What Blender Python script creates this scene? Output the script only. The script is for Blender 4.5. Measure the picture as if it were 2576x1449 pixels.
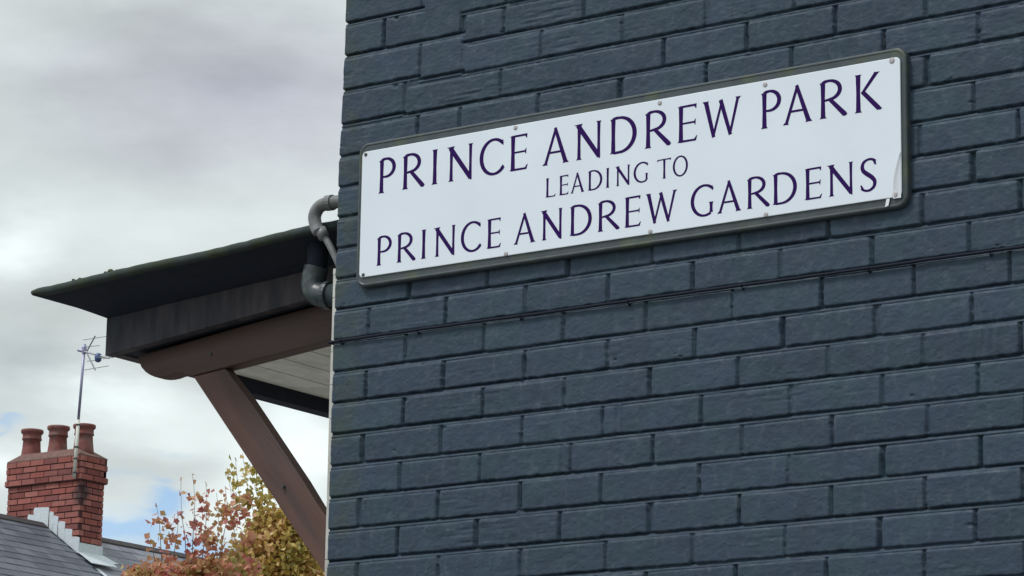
import bpy, bmesh, math, random
import numpy as np
from mathutils import Vector, Matrix

# ------------------------------------------------------------------ clear
for o in list(bpy.data.objects): bpy.data.objects.remove(o)
SC = bpy.context.scene
COL = SC.collection
R = math.radians

# ------------------------------------------------------------------ camera
CAM = Vector((4.47128, -5.76591, 1.6))
yaw, pit, rol = R(-35.11886), R(13.12986), R(0.91106)
fw = Vector((math.sin(yaw)*math.cos(pit), math.cos(yaw)*math.cos(pit), math.sin(pit)))
rt = Vector((math.cos(yaw), -math.sin(yaw), 0.0))
up = rt.cross(fw)
rt2 = rt*math.cos(rol) + up*math.sin(rol)
up2 = up*math.cos(rol) - rt*math.sin(rol)
cam = bpy.data.cameras.new('camera')
cam.sensor_width = 36.0
cam.lens = 9347.4/3006.0*36.0
cam.clip_start = 0.1
cam.clip_end = 2000.0
cam.dof.use_dof = False
co = bpy.data.objects.new('camera', cam)
co.matrix_world = Matrix(((rt2.x, up2.x, -fw.x, CAM.x), (rt2.y, up2.y, -fw.y, CAM.y), (rt2.z, up2.z, -fw.z, CAM.z), (0, 0, 0, 1)))
COL.objects.link(co)
SC.camera = co

# ------------------------------------------------------------------ view, sun, sky
SC.view_settings.view_transform = 'Standard'
SC.view_settings.look = 'None'
SC.view_settings.exposure = 0.0
SC.view_settings.gamma = 1.0
SUNDIR = Vector((-0.32, -0.48, 0.84)).normalized()
sun_el = math.asin(SUNDIR.z)
sun_az = math.atan2(SUNDIR.x, SUNDIR.y)
sl = bpy.data.lights.new('sun', 'SUN')
sl.energy = 1.95
sl.angle = R(10)
sl.color = (1.0, 0.975, 0.94)
so = bpy.data.objects.new('sun', sl)
so.rotation_euler = SUNDIR.to_track_quat('Z', 'Y').to_euler()
COL.objects.link(so)

W = bpy.data.worlds.new('World')
SC.world = W
W.use_nodes = True
nt = W.node_tree
nt.nodes.clear()
def N(t, **k):
    n = nt.nodes.new(t)
    for a, b in k.items(): setattr(n, a, b)
    return n
def M(op, a, b=None, c=None, clamp=False):
    n = N('ShaderNodeMath', operation=op)
    n.use_clamp = clamp
    for i, v in enumerate((a, b, c)):
        if v is None: continue
        if isinstance(v, (int, float)): n.inputs[i].default_value = v
        else: nt.links.new(v, n.inputs[i])
    return n.outputs[0]
tc = N('ShaderNodeTexCoord')
DIR = tc.outputs['Generated']
sep = N('ShaderNodeSeparateXYZ'); nt.links.new(DIR, sep.inputs[0])
# azimuth (to the right of the street's axis) and elevation in radians
az = M('ARCTAN2', sep.outputs[0], sep.outputs[1])
el = M('ARCSINE', sep.outputs[2])
comb = N('ShaderNodeCombineXYZ')
nt.links.new(az, comb.inputs[0]); nt.links.new(M('MULTIPLY', el, 2.3), comb.inputs[1])
def noise(scale, det, off, vec=None, rough=0.55, dist=0.0):
    n = N('ShaderNodeTexNoise')
    n.inputs['Scale'].default_value = scale
    n.inputs['Detail'].default_value = det
    n.inputs['Roughness'].default_value = rough
    n.inputs['Distortion'].default_value = dist
    mp = N('ShaderNodeMapping'); mp.inputs['Location'].default_value = off
    nt.links.new(vec or comb.outputs[0], mp.inputs[0])
    nt.links.new(mp.outputs[0], n.inputs['Vector'])
    return n.outputs['Fac']
n1 = noise(7.0, 5, (3.1, 1.7, 0.3), dist=0.4)
n2 = noise(22.0, 6, (0.4, 5.2, 0.9), rough=0.6)
n3 = noise(3.0, 3, (7.4, 2.2, 0.2))
warp = M('MULTIPLY', M('SUBTRACT', noise(16.0, 4, (2.0, 9.0, 0.0)), 0.5), 0.05)
warp2 = M('MULTIPLY', M('SUBTRACT', noise(19.0, 4, (8.0, 3.0, 4.0)), 0.5), 0.03)
AZW = M('ADD', az, warp); ELW = M('ADD', el, warp2)
def pix(x, y):            # direction of a place in the sky as azimuth, elevation
    d = (rt2*(x-1288)*1.16692 - up2*(y-724.5)*1.16692 + fw*9347.4).normalized()
    return math.atan2(d.x, d.y), math.asin(d.z)
def blob(x, y, rx, ry, amp):
    a0, e0 = pix(x, y)
    u = M('DIVIDE', M('SUBTRACT', AZW, a0), rx/8010.0)
    v = M('DIVIDE', M('SUBTRACT', ELW, e0), ry/8010.0)
    r2 = M('ADD', M('MULTIPLY', u, u), M('MULTIPLY', v, v))
    return M('MULTIPLY', M('POWER', 2.718, M('MULTIPLY', r2, -1.0)), amp)
def total(lst):
    s = lst[0]
    for q in lst[1:]: s = M('ADD', s, q)
    return s
# cloud brightness: darker grey-lilac bank high up, bright gaps lower down
base = M('ADD', M('MULTIPLY', M('SUBTRACT', n1, 0.5), 0.34), M('MULTIPLY', M('SUBTRACT', n2, 0.5), 0.20))
shade = total([blob(540, 170, 430, 140, -0.24), blob(150, 230, 260, 60, -0.06), blob(480, 350, 420, 90, -0.09), blob(250, 40, 300, 60, -0.06), blob(60, 760, 330, 170, -0.05),
               blob(0, 640, 170, 75, 0.26), blob(80, 900, 150, 80, -0.13), blob(160, 620, 400, 80, 0.08), blob(300, 1010, 230, 50, 0.30), blob(60, 1180, 110, 60, 0.24), blob(330, 1300, 200, 60, 0.12), blob(330, 880, 200, 60, 0.05),
               blob(450, 1090, 200, 50, 0.16), blob(330, 1180, 240, 40, -0.03), blob(640, 1230, 130, 130, 0.26), blob(760, 1100, 130, 130, 0.26), blob(20, 1130, 90, 50, 0.12),
               blob(420, 560, 500, 60, 0.07)])
val = M('ADD', M('ADD', base, shade), 0.685)
val = M('MAXIMUM', val, 0.25)
# clouds stand brighter on the sunny side of the sky, behind the viewer
sdot = N('ShaderNodeVectorMath', operation='DOT_PRODUCT')
nt.links.new(DIR, sdot.inputs[0]); sdot.inputs[1].default_value = SUNDIR
sunny = M('MULTIPLY', M('POWER', M('MAXIMUM', M('ADD', M('MULTIPLY', sdot.outputs['Value'], 0.5), 0.42), 0.0), 3.0), 0.60)
val = M('ADD', val, sunny)
lil = total([blob(600, 230, 480, 180, 0.9)])
cr = N('ShaderNodeMixRGB'); cr.inputs[1].default_value = (0.905, 1.0, 0.965, 1); cr.inputs[2].default_value = (0.94, 0.975, 1.10, 1)
nt.links.new(M('ADD', lil, 0.12, clamp=True), cr.inputs[0])
back = N('ShaderNodeMixRGB'); back.inputs[2].default_value = (0.88, 0.98, 1.13, 1)
nt.links.new(M('MULTIPLY', sunny, 1.6, clamp=True), back.inputs[0]); nt.links.new(cr.outputs[0], back.inputs[1])
cloudcol = N('ShaderNodeVectorMath', operation='SCALE')
nt.links.new(back.outputs[0], cloudcol.inputs[0]); nt.links.new(val, cloudcol.inputs['Scale'])
cb = N('ShaderNodeBackground'); cb.inputs['Strength'].default_value = 1.0
nt.links.new(cloudcol.outputs[0], cb.inputs['Color'])
sky = N('ShaderNodeTexSky', sky_type='NISHITA')
sky.sun_disc = False
sky.sun_elevation = sun_el
sky.sun_rotation = sun_az
sky.air_density = 1.0
sky.dust_density = 0.2
sky.ozone_density = 4.0
sb = N('ShaderNodeBackground'); sb.inputs['Strength'].default_value = 0.15
nt.links.new(sky.outputs[0], sb.inputs['Color'])
gap = total([blob(10, 1066, 44, 8, 0.5), blob(425, 1268, 70, 20, 1.1), blob(310, 1320, 130, 38, 1.1), blob(520, 1400, 190, 46, 1.3), blob(395, 1225, 40, 14, 0.5), blob(250, 1205, 110, 22, 0.25), blob(420, 1120, 60, 14, 0.2)])
gap = M('MULTIPLY', gap, M('ADD', M('MULTIPLY', n2, 1.2), 0.4))
gap = M('ADD', gap, M('MULTIPLY', M('SUBTRACT', n3, 0.62), 2.0))
gap = M('MINIMUM', M('MAXIMUM', gap, 0.0), 0.86)
mx = N('ShaderNodeMixShader')
nt.links.new(gap, mx.inputs[0]); nt.links.new(cb.outputs[0], mx.inputs[1]); nt.links.new(sb.outputs[0], mx.inputs[2])
wo = N('ShaderNodeOutputWorld'); nt.links.new(mx.outputs[0], wo.inputs[0])

# ------------------------------------------------------------------ materials
def mat(name, col, rough=0.6, metal=0.0, spec=0.5, var=0.0, vscale=8.0, col2=None, bump=0.0, bscale=60.0, bdet=6, island=None, stretch=None, srot=0.0, bdist=0.002, amt2=(0.45, 0.6)):
    m = bpy.data.materials.new(name); m.use_nodes = True
    t = m.node_tree; b = t.nodes['Principled BSDF']
    b.inputs['Base Color'].default_value = (*col, 1); b.inputs['Roughness'].default_value = rough
    b.inputs['Metallic'].default_value = metal; b.inputs['Specular IOR Level'].default_value = spec
    tcn = t.nodes.new('ShaderNodeTexCoord'); vec = tcn.outputs['Object']
    if stretch:
        mp = t.nodes.new('ShaderNodeMapping'); mp.vector_type = 'TEXTURE'; mp.inputs['Scale'].default_value = [1/q for q in stretch]; mp.inputs['Rotation'].default_value = (0, srot, 0)
        t.links.new(vec, mp.inputs[0]); vec = mp.outputs[0]
    cur = None
    if island:
        g = t.nodes.new('ShaderNodeNewGeometry'); r = t.nodes.new('ShaderNodeValToRGB')
        el = r.color_ramp.elements
        while len(el) < len(island): el.new(0.5)
        for i, (p, c) in enumerate(island): el[i].position = p; el[i].color = (*c, 1)
        t.links.new(g.outputs['Random Per Island'], r.inputs[0]); cur = r.outputs[0]
    if col2 is not None:
        n = t.nodes.new('ShaderNodeTexNoise'); n.inputs['Scale'].default_value = vscale; n.inputs['Detail'].default_value = 5
        t.links.new(vec, n.inputs['Vector'])
        mr = t.nodes.new('ShaderNodeMapRange'); mr.inputs[1].default_value = amt2[0]; mr.inputs[2].default_value = amt2[1]
        t.links.new(n.outputs['Fac'], mr.inputs[0])
        mix = t.nodes.new('ShaderNodeMixRGB'); mix.inputs[1].default_value = (*col, 1); mix.inputs[2].default_value = (*col2, 1)
        if cur: t.links.new(cur, mix.inputs[1])
        t.links.new(mr.outputs[0], mix.inputs[0]); cur = mix.outputs[0]
    if var:
        n = t.nodes.new('ShaderNodeTexNoise'); n.inputs['Scale'].default_value = vscale*2.7; n.inputs['Detail'].default_value = 8
        t.links.new(vec, n.inputs['Vector'])
        mr = t.nodes.new('ShaderNodeMapRange'); mr.inputs[3].default_value = 1-var; mr.inputs[4].default_value = 1+var
        mr.inputs[1].default_value = 0.25; mr.inputs[2].default_value = 0.75
        t.links.new(n.outputs['Fac'], mr.inputs[0])
        mu = t.nodes.new('ShaderNodeVectorMath'); mu.operation = 'SCALE'; mu.inputs[0].default_value = col
        if cur: t.links.new(cur, mu.inputs[0])
        t.links.new(mr.outputs[0], mu.inputs['Scale']); cur = mu.outputs[0]
    if cur: t.links.new(cur, b.inputs['Base Color'])
    if bump:
        n = t.nodes.new('ShaderNodeTexNoise'); n.inputs['Scale'].default_value = bscale; n.inputs['Detail'].default_value = bdet
        t.links.new(vec, n.inputs['Vector'])
        bp = t.nodes.new('ShaderNodeBump'); bp.inputs['Strength'].default_value = bump; bp.inputs['Distance'].default_value = bdist
        t.links.new(n.outputs['Fac'], bp.inputs['Height']); t.links.new(bp.outputs[0], b.inputs['Normal'])
    return m

m_paint = mat('slate_blue_masonry_paint', (0.0355, 0.0540, 0.0830), 0.6, spec=0.25, var=0.13, vscale=9, col2=(0.0350, 0.0600, 0.0810), bump=0.6, bscale=150, bdist=0.0014, amt2=(0.42, 0.62))
m_cream = mat('pale_render', (0.55, 0.54, 0.50), 0.8, var=0.15, vscale=6, col2=(0.40, 0.38, 0.33))
m_frame = mat('painted_sign_board', (0.046, 0.059, 0.064), 0.42, spec=0.5, var=0.2, vscale=14, col2=(0.062, 0.078, 0.048), bump=0.2, bscale=60, amt2=(0.54, 0.66))
m_plate = mat('white_sign_enamel', (0.74, 0.79, 0.85), 0.30, spec=0.5, var=0.035, vscale=2.2, col2=(0.70, 0.75, 0.81), amt2=(0.5, 0.7))
m_letter = mat('deep_violet_lettering', (0.026, 0.004, 0.085), 0.5, spec=0.08)
m_screw = mat('dull_screw_head', (0.42, 0.38, 0.38), 0.45, metal=0.3)
m_screwd = mat('rusty_dark_screw', (0.05, 0.055, 0.05), 0.6)
m_film = mat('lifted_white_film', (0.72, 0.74, 0.78), 0.35)
m_cable = mat('shadow_dark_cable', (0.007, 0.009, 0.020), 0.7, spec=0.2)  # near-black: the shadow line under the cable is put into its colour
m_greyp = mat('weathered_grey_plastic', (0.20, 0.20, 0.205), 0.45, var=0.12, vscale=20, col2=(0.13, 0.135, 0.13))
m_darkp = mat('dark_grey_plastic', (0.040, 0.053, 0.058), 0.38, var=0.25, vscale=24, col2=(0.12, 0.14, 0.13), amt2=(0.58, 0.70))
m_lead = mat('weathered_lead_roof', (0.036, 0.047, 0.045), 0.8, spec=0.25, var=0.25, vscale=16, col2=(0.036, 0.046, 0.028))
m_cove = mat('dark_board_and_pipe_shade', (0.017, 0.021, 0.034), 0.75, spec=0.2, var=0.15, vscale=12)
m_box = mat('dark_brown_board', (0.066, 0.057, 0.064), 0.7, spec=0.25, var=0.30, vscale=12, col2=(0.036, 0.037, 0.046), bump=0.45, bscale=40, stretch=(1.6, 1, .35), amt2=(0.42, 0.60))
m_brown = mat('brown_painted_timber', (0.080, 0.048, 0.041), 0.6, spec=0.25, var=0.22, vscale=7, col2=(0.070, 0.048, 0.045), bump=0.5, bscale=34, stretch=(.22, 1.4, 1.4), bdist=0.003)
m_brace = mat('brown_brace_timber', (0.112, 0.060, 0.048), 0.6, spec=0.25, var=0.22, vscale=7, col2=(0.070, 0.048, 0.045), bump=0.5, bscale=34, stretch=(.22, 1.4, 1.4), srot=R(50), bdist=0.003)
m_moss = mat('green_moss', (0.07, 0.085, 0.045), 0.95, var=0.3, vscale=40)
m_ceil = mat('grey_cream_soffit_board', (0.66, 0.66, 0.60), 0.7, var=0.1, vscale=10, col2=(0.56, 0.56, 0.50))
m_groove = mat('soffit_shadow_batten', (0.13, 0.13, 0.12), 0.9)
m_chb = mat('red_chimney_brick', (0.36, 0.10, 0.08), 0.85, var=0.2, vscale=5,
            island=[(0.0, (0.17, 0.045, 0.038)), (0.3, (0.29, 0.080, 0.062)), (0.6, (0.34, 0.120, 0.098)), (1.0, (0.19, 0.060, 0.053))])
m_chm = mat('dark_red_mortar', (0.055, 0.020, 0.022), 0.95, var=0.2, vscale=10)
m_soot = mat('soot_stain', (0.035, 0.030, 0.034), 0.95, var=0.3, vscale=14)
m_pot = mat('terracotta_pot', (0.20, 0.066, 0.056), 0.85, var=0.25, vscale=6, col2=(0.19, 0.13, 0.115), amt2=(0.5, 0.7))
m_flaunch = mat('cement_flaunching', (0.17, 0.095, 0.08), 0.95, var=0.2, vscale=6)
m_flash = mat('pale_lead_flashing', (0.58, 0.63, 0.66), 0.6, var=0.15, vscale=12)
m_slate = mat('grey_slate', (0.075, 0.083, 0.108), 0.55, spec=0.4, var=0.15, vscale=3,
              island=[(0.0, (0.080, 0.088, 0.112)), (0.5, (0.105, 0.115, 0.142)), (1.0, (0.140, 0.150, 0.175))])
m_slate2 = mat('paler_grey_slate', (0.2, 0.2, 0.24), 0.6, spec=0.4, var=0.15, vscale=3,
               island=[(0.0, (0.14, 0.145, 0.175)), (0.5, (0.18, 0.185, 0.22)), (1.0, (0.23, 0.235, 0.27))])
m_ridge = mat('dark_ridge_tile', (0.050, 0.042, 0.045), 0.85, var=0.2, vscale=6)
m_hbrick = mat('house_brick', (0.30, 0.12, 0.09), 0.9, var=0.2, vscale=3)
m_alu = mat('grey_aluminium', (0.30, 0.29, 0.42), 0.4, metal=0.4)
m_alu2 = mat('grey_aerial_rod', (0.30, 0.30, 0.33), 0.45, metal=0.4)
m_dip = mat('blue_grey_plastic', (0.05, 0.09, 0.22), 0.4)
m_sleeve = mat('pale_mast_sleeve', (0.62, 0.62, 0.55), 0.6)
m_bark = mat('tree_bark', (0.17, 0.15, 0.14), 0.9, var=0.2, vscale=20)
m_ground = mat('ground_grass', (0.09, 0.12, 0.05), 0.95, var=0.25, vscale=0.7, col2=(0.13, 0.12, 0.07))
m_road = mat('asphalt', (0.055, 0.055, 0.057), 0.9, var=0.2, vscale=3, bump=0.3, bscale=40)
m_pave = mat('concrete_paving', (0.30, 0.29, 0.27), 0.9, var=0.15, vscale=1.5)

# painted wall: every brick a slightly different tone, grime and algae near the corner, dust where rain never washes
t = m_paint.node_tree; bs = t.nodes['Principled BSDF']; src = bs.inputs['Base Color'].links[0].from_socket
aN = t.nodes.new('ShaderNodeAttribute'); aN.attribute_name = 'tone'
tm = t.nodes.new('ShaderNodeMath'); tm.operation = 'MULTIPLY_ADD'; tm.inputs[1].default_value = .085; tm.inputs[2].default_value = 1.0; t.links.new(aN.outputs['Fac'], tm.inputs[0])
vs_ = t.nodes.new('ShaderNodeVectorMath'); vs_.operation = 'SCALE'; t.links.new(src, vs_.inputs[0]); t.links.new(tm.outputs[0], vs_.inputs['Scale'])
geo = t.nodes.new('ShaderNodeNewGeometry')
def nz_(scale, det, st=(1, 1, 1)):
    mp = t.nodes.new('ShaderNodeMapping'); mp.inputs['Scale'].default_value = st; t.links.new(geo.outputs['Position'], mp.inputs[0])
    n = t.nodes.new('ShaderNodeTexNoise'); n.inputs['Scale'].default_value = scale; n.inputs['Detail'].default_value = det; t.links.new(mp.outputs[0], n.inputs['Vector']); return n.outputs['Fac']
def mr_(v, a, b_, c, d):
    m = t.nodes.new('ShaderNodeMapRange'); m.inputs[1].default_value = a; m.inputs[2].default_value = b_; m.inputs[3].default_value = c; m.inputs[4].default_value = d; t.links.new(v, m.inputs[0]); return m.outputs[0]
def mix_(f, a, col):
    m = t.nodes.new('ShaderNodeMixRGB'); t.links.new(f, m.inputs[0]); t.links.new(a, m.inputs[1]); m.inputs[2].default_value = (*col, 1); return m.outputs[0]
def mul_(a, b_):
    m = t.nodes.new('ShaderNodeMath'); m.operation = 'MULTIPLY'; t.links.new(a, m.inputs[0]); t.links.new(b_, m.inputs[1]); return m.outputs[0]
c1 = mix_(mr_(nz_(55, 6, (1, 1, .5)), .56, .72, 0, .42), vs_.outputs[0], (.085, .105, .125))
c2 = mix_(mr_(nz_(4.5, 6, (1.6, 1, .35)), .55, .72, 0, .35), c1, (.030, .042, .058))
sxyz = t.nodes.new('ShaderNodeSeparateXYZ'); t.links.new(geo.outputs['Position'], sxyz.inputs[0])
c3 = mix_(mul_(mr_(sxyz.outputs[0], -.10, .02, 1, 0), mr_(nz_(14, 5), .42, .62, 0, .6)), c2, (.060, .075, .045))
t.links.new(c3, bs.inputs['Base Color'])
rg_ = mr_(nz_(30, 4), .35, .65, .50, .74); t.links.new(rg_, bs.inputs['Roughness'])

# ------------------------------------------------------------------ helpers
def setp(o, label=None, cat=None, group=None, kind=None):
    if label: o['label'] = label
    if cat: o['category'] = cat
    if group: o['group'] = group
    if kind: o['kind'] = kind
    return o
def empty(name, loc, label, cat, group=None):
    o = bpy.data.objects.new(name, None); o.location = loc; o.empty_display_size = 0.2
    COL.objects.link(o); return setp(o, label, cat, group)
def link(name, me, parent=None):
    o = bpy.data.objects.new(name, me); COL.objects.link(o)
    if parent:
        o.parent = parent
        # parents sit at their own place: keep the child's world coordinates
        p = parent; off = Vector((0, 0, 0))
        while p: off += Vector(p.location); p = p.parent
        o.location = -off
    return o
class B:
    """collects faces for ONE mesh"""
    def __init__(s): s.v = []; s.f = []; s.m = []
    def add(s, vs, fs, mi=0):
        k = len(s.v); s.v += [tuple(q) for q in vs]
        for f in fs: s.f.append(tuple(i+k for i in f)); s.m.append(mi)
    def box(s, x0, x1, y0, y1, z0, z1, mi=0):
        s.add([(x0, y0, z0), (x1, y0, z0), (x1, y1, z0), (x0, y1, z0), (x0, y0, z1), (x1, y0, z1), (x1, y1, z1), (x0, y1, z1)],
              [(0, 3, 2, 1), (4, 5, 6, 7), (0, 1, 5, 4), (1, 2, 6, 5), (2, 3, 7, 6), (3, 0, 4, 7)], mi)
    def prism(s, poly, y0, y1, mi=0):       # polygon in xz, from y0 (front) to y1 (back)
        n = len(poly)
        s.add([(a, y0, b) for a, b in poly]+[(a, y1, b) for a, b in poly],
              [tuple(range(n)), tuple(range(2*n-1, n-1, -1))]+[(i, i+n, (i+1) % n+n, (i+1) % n) for i in range(n)], mi)
    def tube(s, pts, r, n=12, mi=0, cap=True):
        pts = [Vector(p) for p in pts]
        rs = r if isinstance(r, (list, tuple)) else [r]*len(pts)
        ring = []; vs = []; fs = []
        prev = None
        for i, p in enumerate(pts):
            t = (pts[min(i+1, len(pts)-1)]-pts[max(i-1, 0)]).normalized()
            a = prev if prev is not None else (Vector((0, 0, 1)) if abs(t.z) < .9 else Vector((0, 1, 0)))
            u = (a - t*a.dot(t)).normalized(); w = t.cross(u); prev = u
            for k in range(n):
                th = 2*math.pi*k/n
                vs.append(p + (u*math.cos(th)+w*math.sin(th))*rs[i])
        for i in range(len(pts)-1):
            for k in range(n):
                fs.append((i*n+k, i*n+(k+1) % n, (i+1)*n+(k+1) % n, (i+1)*n+k))
        if cap: fs.append(tuple(range(n-1, -1, -1))); fs.append(tuple(range((len(pts)-1)*n, len(pts)*n)))
        s.add(vs, fs, mi)
    def lathe(s, c, prof, n=20, mi=0):
        vs = []; fs = []
        for r_, z in prof:
            for k in range(n): vs.append((c[0]+r_*math.cos(2*math.pi*k/n), c[1]+r_*math.sin(2*math.pi*k/n), z))
        for i in range(len(prof)-1):
            for k in range(n): fs.append((i*n+k, i*n+(k+1) % n, (i+1)*n+(k+1) % n, (i+1)*n+k))
        fs.append(tuple(range(n-1, -1, -1))); fs.append(tuple(range((len(prof)-1)*n, len(prof)*n)))
        s.add(vs, fs, mi)
    def build(s, name, mats, parent=None, bevel=0.0, smooth=False, seg=2):
        me = bpy.data.meshes.new(name); me.from_pydata(s.v, [], s.f)
        for mm in (mats if isinstance(mats, (list, tuple)) else [mats]): me.materials.append(mm)
        me.polygons.foreach_set('material_index', s.m)
        if smooth: me.polygons.foreach_set('use_smooth', [True]*len(me.polygons))
        bm = bmesh.new(); bm.from_mesh(me); bmesh.ops.recalc_face_normals(bm, faces=bm.faces); bm.to_mesh(me); bm.free()
        me.update()
        o = link(name, me, parent)
        if bevel:
            md = o.modifiers.new('bevel', 'BEVEL'); md.width = bevel; md.segments = seg; md.limit_method = 'ANGLE'; md.angle_limit = R(35)
        return o
def rrect(x0, x1, z0, z1, r, n=8):
    p = []
    for cx, cz, a0 in ((x1-r, z1-r, 0), (x0+r, z1-r, 90), (x0+r, z0+r, 180), (x1-r, z0+r, 270)):
        for k in range(n+1):
            a = R(a0+90*k/n); p.append((cx+r*math.cos(a), cz+r*math.sin(a)))
    return p

# ------------------------------------------------------------------ ground
b = B(); b.box(-300, 300, -300, 300, -0.5, -0.012); setp(b.build('ground', m_ground), 'grassy ground spreading to the horizon', 'ground', kind='structure')
b = B(); b.box(-14, 60, -12.0, -1.8, -0.30, -0.004); b.box(-14, -4.0, -1.8, 60, -0.30, -0.004)
setp(b.build('road', m_road), 'grey asphalt road round the painted house', 'road', kind='structure')
b = B(); b.box(-3.85, 60, -1.65, 5.0, -0.30, 0.0); b.box(-3.85, -0.2, 5.0, 30, -0.30, 0.0)
b.box(-4.0, 60, -1.8, -1.65, -0.3, 0.006); b.box(-4.0, -3.85, -1.65, 60, -0.3, 0.006)
setp(b.build('pavement', m_pave), 'pale concrete pavement with kerb at the foot of the wall', 'pavement', kind='structure')

# ------------------------------------------------------------------ painted brick wall (height field of real bricks)
Z0 = 3.929; C_ = 0.075; UE = -0.099
rng = np.random.default_rng(7)
PERP = {
 0: [.143, .385, .61], 1: [.029, .262, .379, .604], 2: [.140, .265, .486, .708, .933, 1.155], 3: [.097, .374, .592, .819, 1.035, 1.257, 1.478],
 4: [.137, .258, .479, .705, .932, 1.149, 1.375, 1.599], 5: [.13, .35, .58, .80, 1.03, 1.25, 1.476, 1.705], 6: [.01, .235, .46, .685, .91, 1.13, 1.36, 1.585],
 7: [.12, .345, .57, .79, 1.01, 1.23, 1.457, 1.686], 8: [.01, .235, .46, .685, .91, 1.13, 1.36, 1.581],
 9: [.122, .346, .568, .792, 1.015, 1.237, 1.463, 1.688], 10: [.006, .230, .452, .677, .898, 1.120, 1.341, 1.568],
 11: [.116, .338, .558, .776, 1.0, 1.219, 1.439, 1.661], 12: [.003, .227, .452, .677, .903, 1.124, 1.351, 1.572],
 13: [.115, .340, .562, .786, 1.013, 1.234, 1.460, 1.682], 14: [-.003, .223, .448, .665, .702, .921, 1.145, 1.362, 1.584],
 15: [.107, .334, .557, .582, .797, 1.022, 1.242, 1.467, 1.69], 16: [-.007, .218, .447, .663, .915, 1.137, 1.361, 1.587],
 17: [.106, .328, .553, .791, 1.016, 1.238, 1.459, 1.68], 18: [-.009, .223, .448, .675, .900, 1.128, 1.353, 1.572],
 19: [.10, .325, .55, .780, 1.007, 1.228, 1.454, 1.68]}
WIDE = {(1, .262): .016, (0, .143): .012, (12, 1.351): .015, (14, 1.145): .013, (15, .557): .006, (15, .582): .007, (14, .702): .006, (16, -.007): .014, (17, .791): .016, (9, .122): .014,
        (2, .933): .014, (14, -.003): .013, (5, 1.476): .014, (17, .328): .013, (16, 1.361): .013, (4, .705): .016, (8, 1.581): .014, (12, 1.124): .012}
DEEP = {(2, .14): .006, (1, .262): .008, (3, .097): .006, (2, .708): .006, (11, 1.0): .007, (12, .677): .006, (17, .791): .007, (12, 1.351): .007, (16, -.007): .007, (15, .557): .003, (14, .702): .003,
        (13, 1.460): .004, (14, 1.145): .0045, (3, .592): .001, (2, .265): .0015, (5, 1.705): .002}
bricks = []   # u0,u1,top,bottom(metres rel. Z0),row
mort = []     # bed strips below a brick
perps = []
def brick(u0, u1, vt, vb, n, gL=.0085, gR=.0085):
    ju = rng.normal(0, .0007, 2); jv = rng.normal(0, .0005, 2)
    L = u0 + (gL/2 if u0 > UE+.001 else -.02); Rr = u1 - gR/2
    bricks.append((L+ju[0], Rr+ju[1], vt*C_-.0078+jv[0], vb*C_+.0026+jv[1], rng.normal(0, .0007), rng.normal(0, .0022), rng.normal(0, .005), rng.normal(0, .004)))
    mort.append((u0-.006, u1+.006, vb*C_+.004, n, rng.uniform(.010, .015)))
UMAX, ROW0, ROW1 = 4.62, -28, 53
for n in range(ROW0, ROW1):
    pl = list(PERP.get(n, []))
    if not pl:
        o_ = .005 if n % 2 == 0 else .117
        pl = [o_ + rng.normal(0, .004)]
    while pl[-1] < UMAX: pl.append(pl[-1]+.2247+rng.normal(0, .003))
    full = [UE] + pl
    for i in range(len(full)-1):
        a, c = full[i], full[i+1]
        vt, vb = -(n-1), -n
        # the rebuilt corner sits a little out of step with the rest
        if n == 0 and c <= .15: vt, vb = 1.42, .43
        if n == 1 and c <= .27: vt, vb = .43, -.67
        if n == 2 and c <= .15: vt, vb = -.67, -1.81
        elif n == 2 and c <= .27: vt, vb = -.67, -1.93
        if n == 3 and c <= .10: vt, vb = -1.81, -2.94
        brick(a, c, vt, vb, n, WIDE.get((n, a), .0085), WIDE.get((n, c), .0085))
        perps.append((c, vt*C_, vb*C_, WIDE.get((n, c), .0085), DEEP.get((n, c), float(np.clip(rng.normal(.0085, 0.0022), .0045, .013)))))
bricks = np.array(bricks)
def vnoise(nu, nv, su, sv, seed):
    r = np.random.default_rng(seed)
    gu, gv = max(2, int(nu/su)+3), max(2, int(nv/sv)+3)
    g = r.standard_normal((gv, gu))
    x = np.arange(nu)/su; y = np.arange(nv)/sv
    xi = x.astype(int); yi = y.astype(int); fx = x-xi; fy = y-yi
    fx = fx*fx*(3-2*fx); fy = fy*fy*(3-2*fy)
    a = g[np.ix_(yi, xi)]; b_ = g[np.ix_(yi, xi+1)]; c = g[np.ix_(yi+1, xi)]; d = g[np.ix_(yi+1, xi+1)]
    return (a*(1-fx)+b_*fx)*(1-fy[:, None]) + (c*(1-fx)+d*fx)*fy[:, None]
PITS = [(.065, .020, .009, .007), (.853, -.885, .004, .003), (.091, -1.03, .005, .003), (1.432, -1.036, .005, .003), (.822, -1.055, .005, .003), (.711, -1.118, .005, .003), (.446, -.905, .006, .004),
        (1.599, -.274, .008, .004), (1.533, -.368, .006, .003), (1.579, -.426, .006, .0045), (.492, -1.122, .006, .004), (.232, -.99, .008, .005), (.119, -.914, .008, .005),
        (.374, -.068, .006, .004), (.611, -.078, .005, .004), (.93, -.261, .006, .003), (1.633, -.742, .006, .003), (.697, -.881, .006, .004), (1.462, -1.269, .007, .004), (1.56, -1.316, .009, .004),
        (.283, -.078, .006, .003), (.068, -.15, .010, .006), (.868, -.893, .006, .004)]
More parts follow.
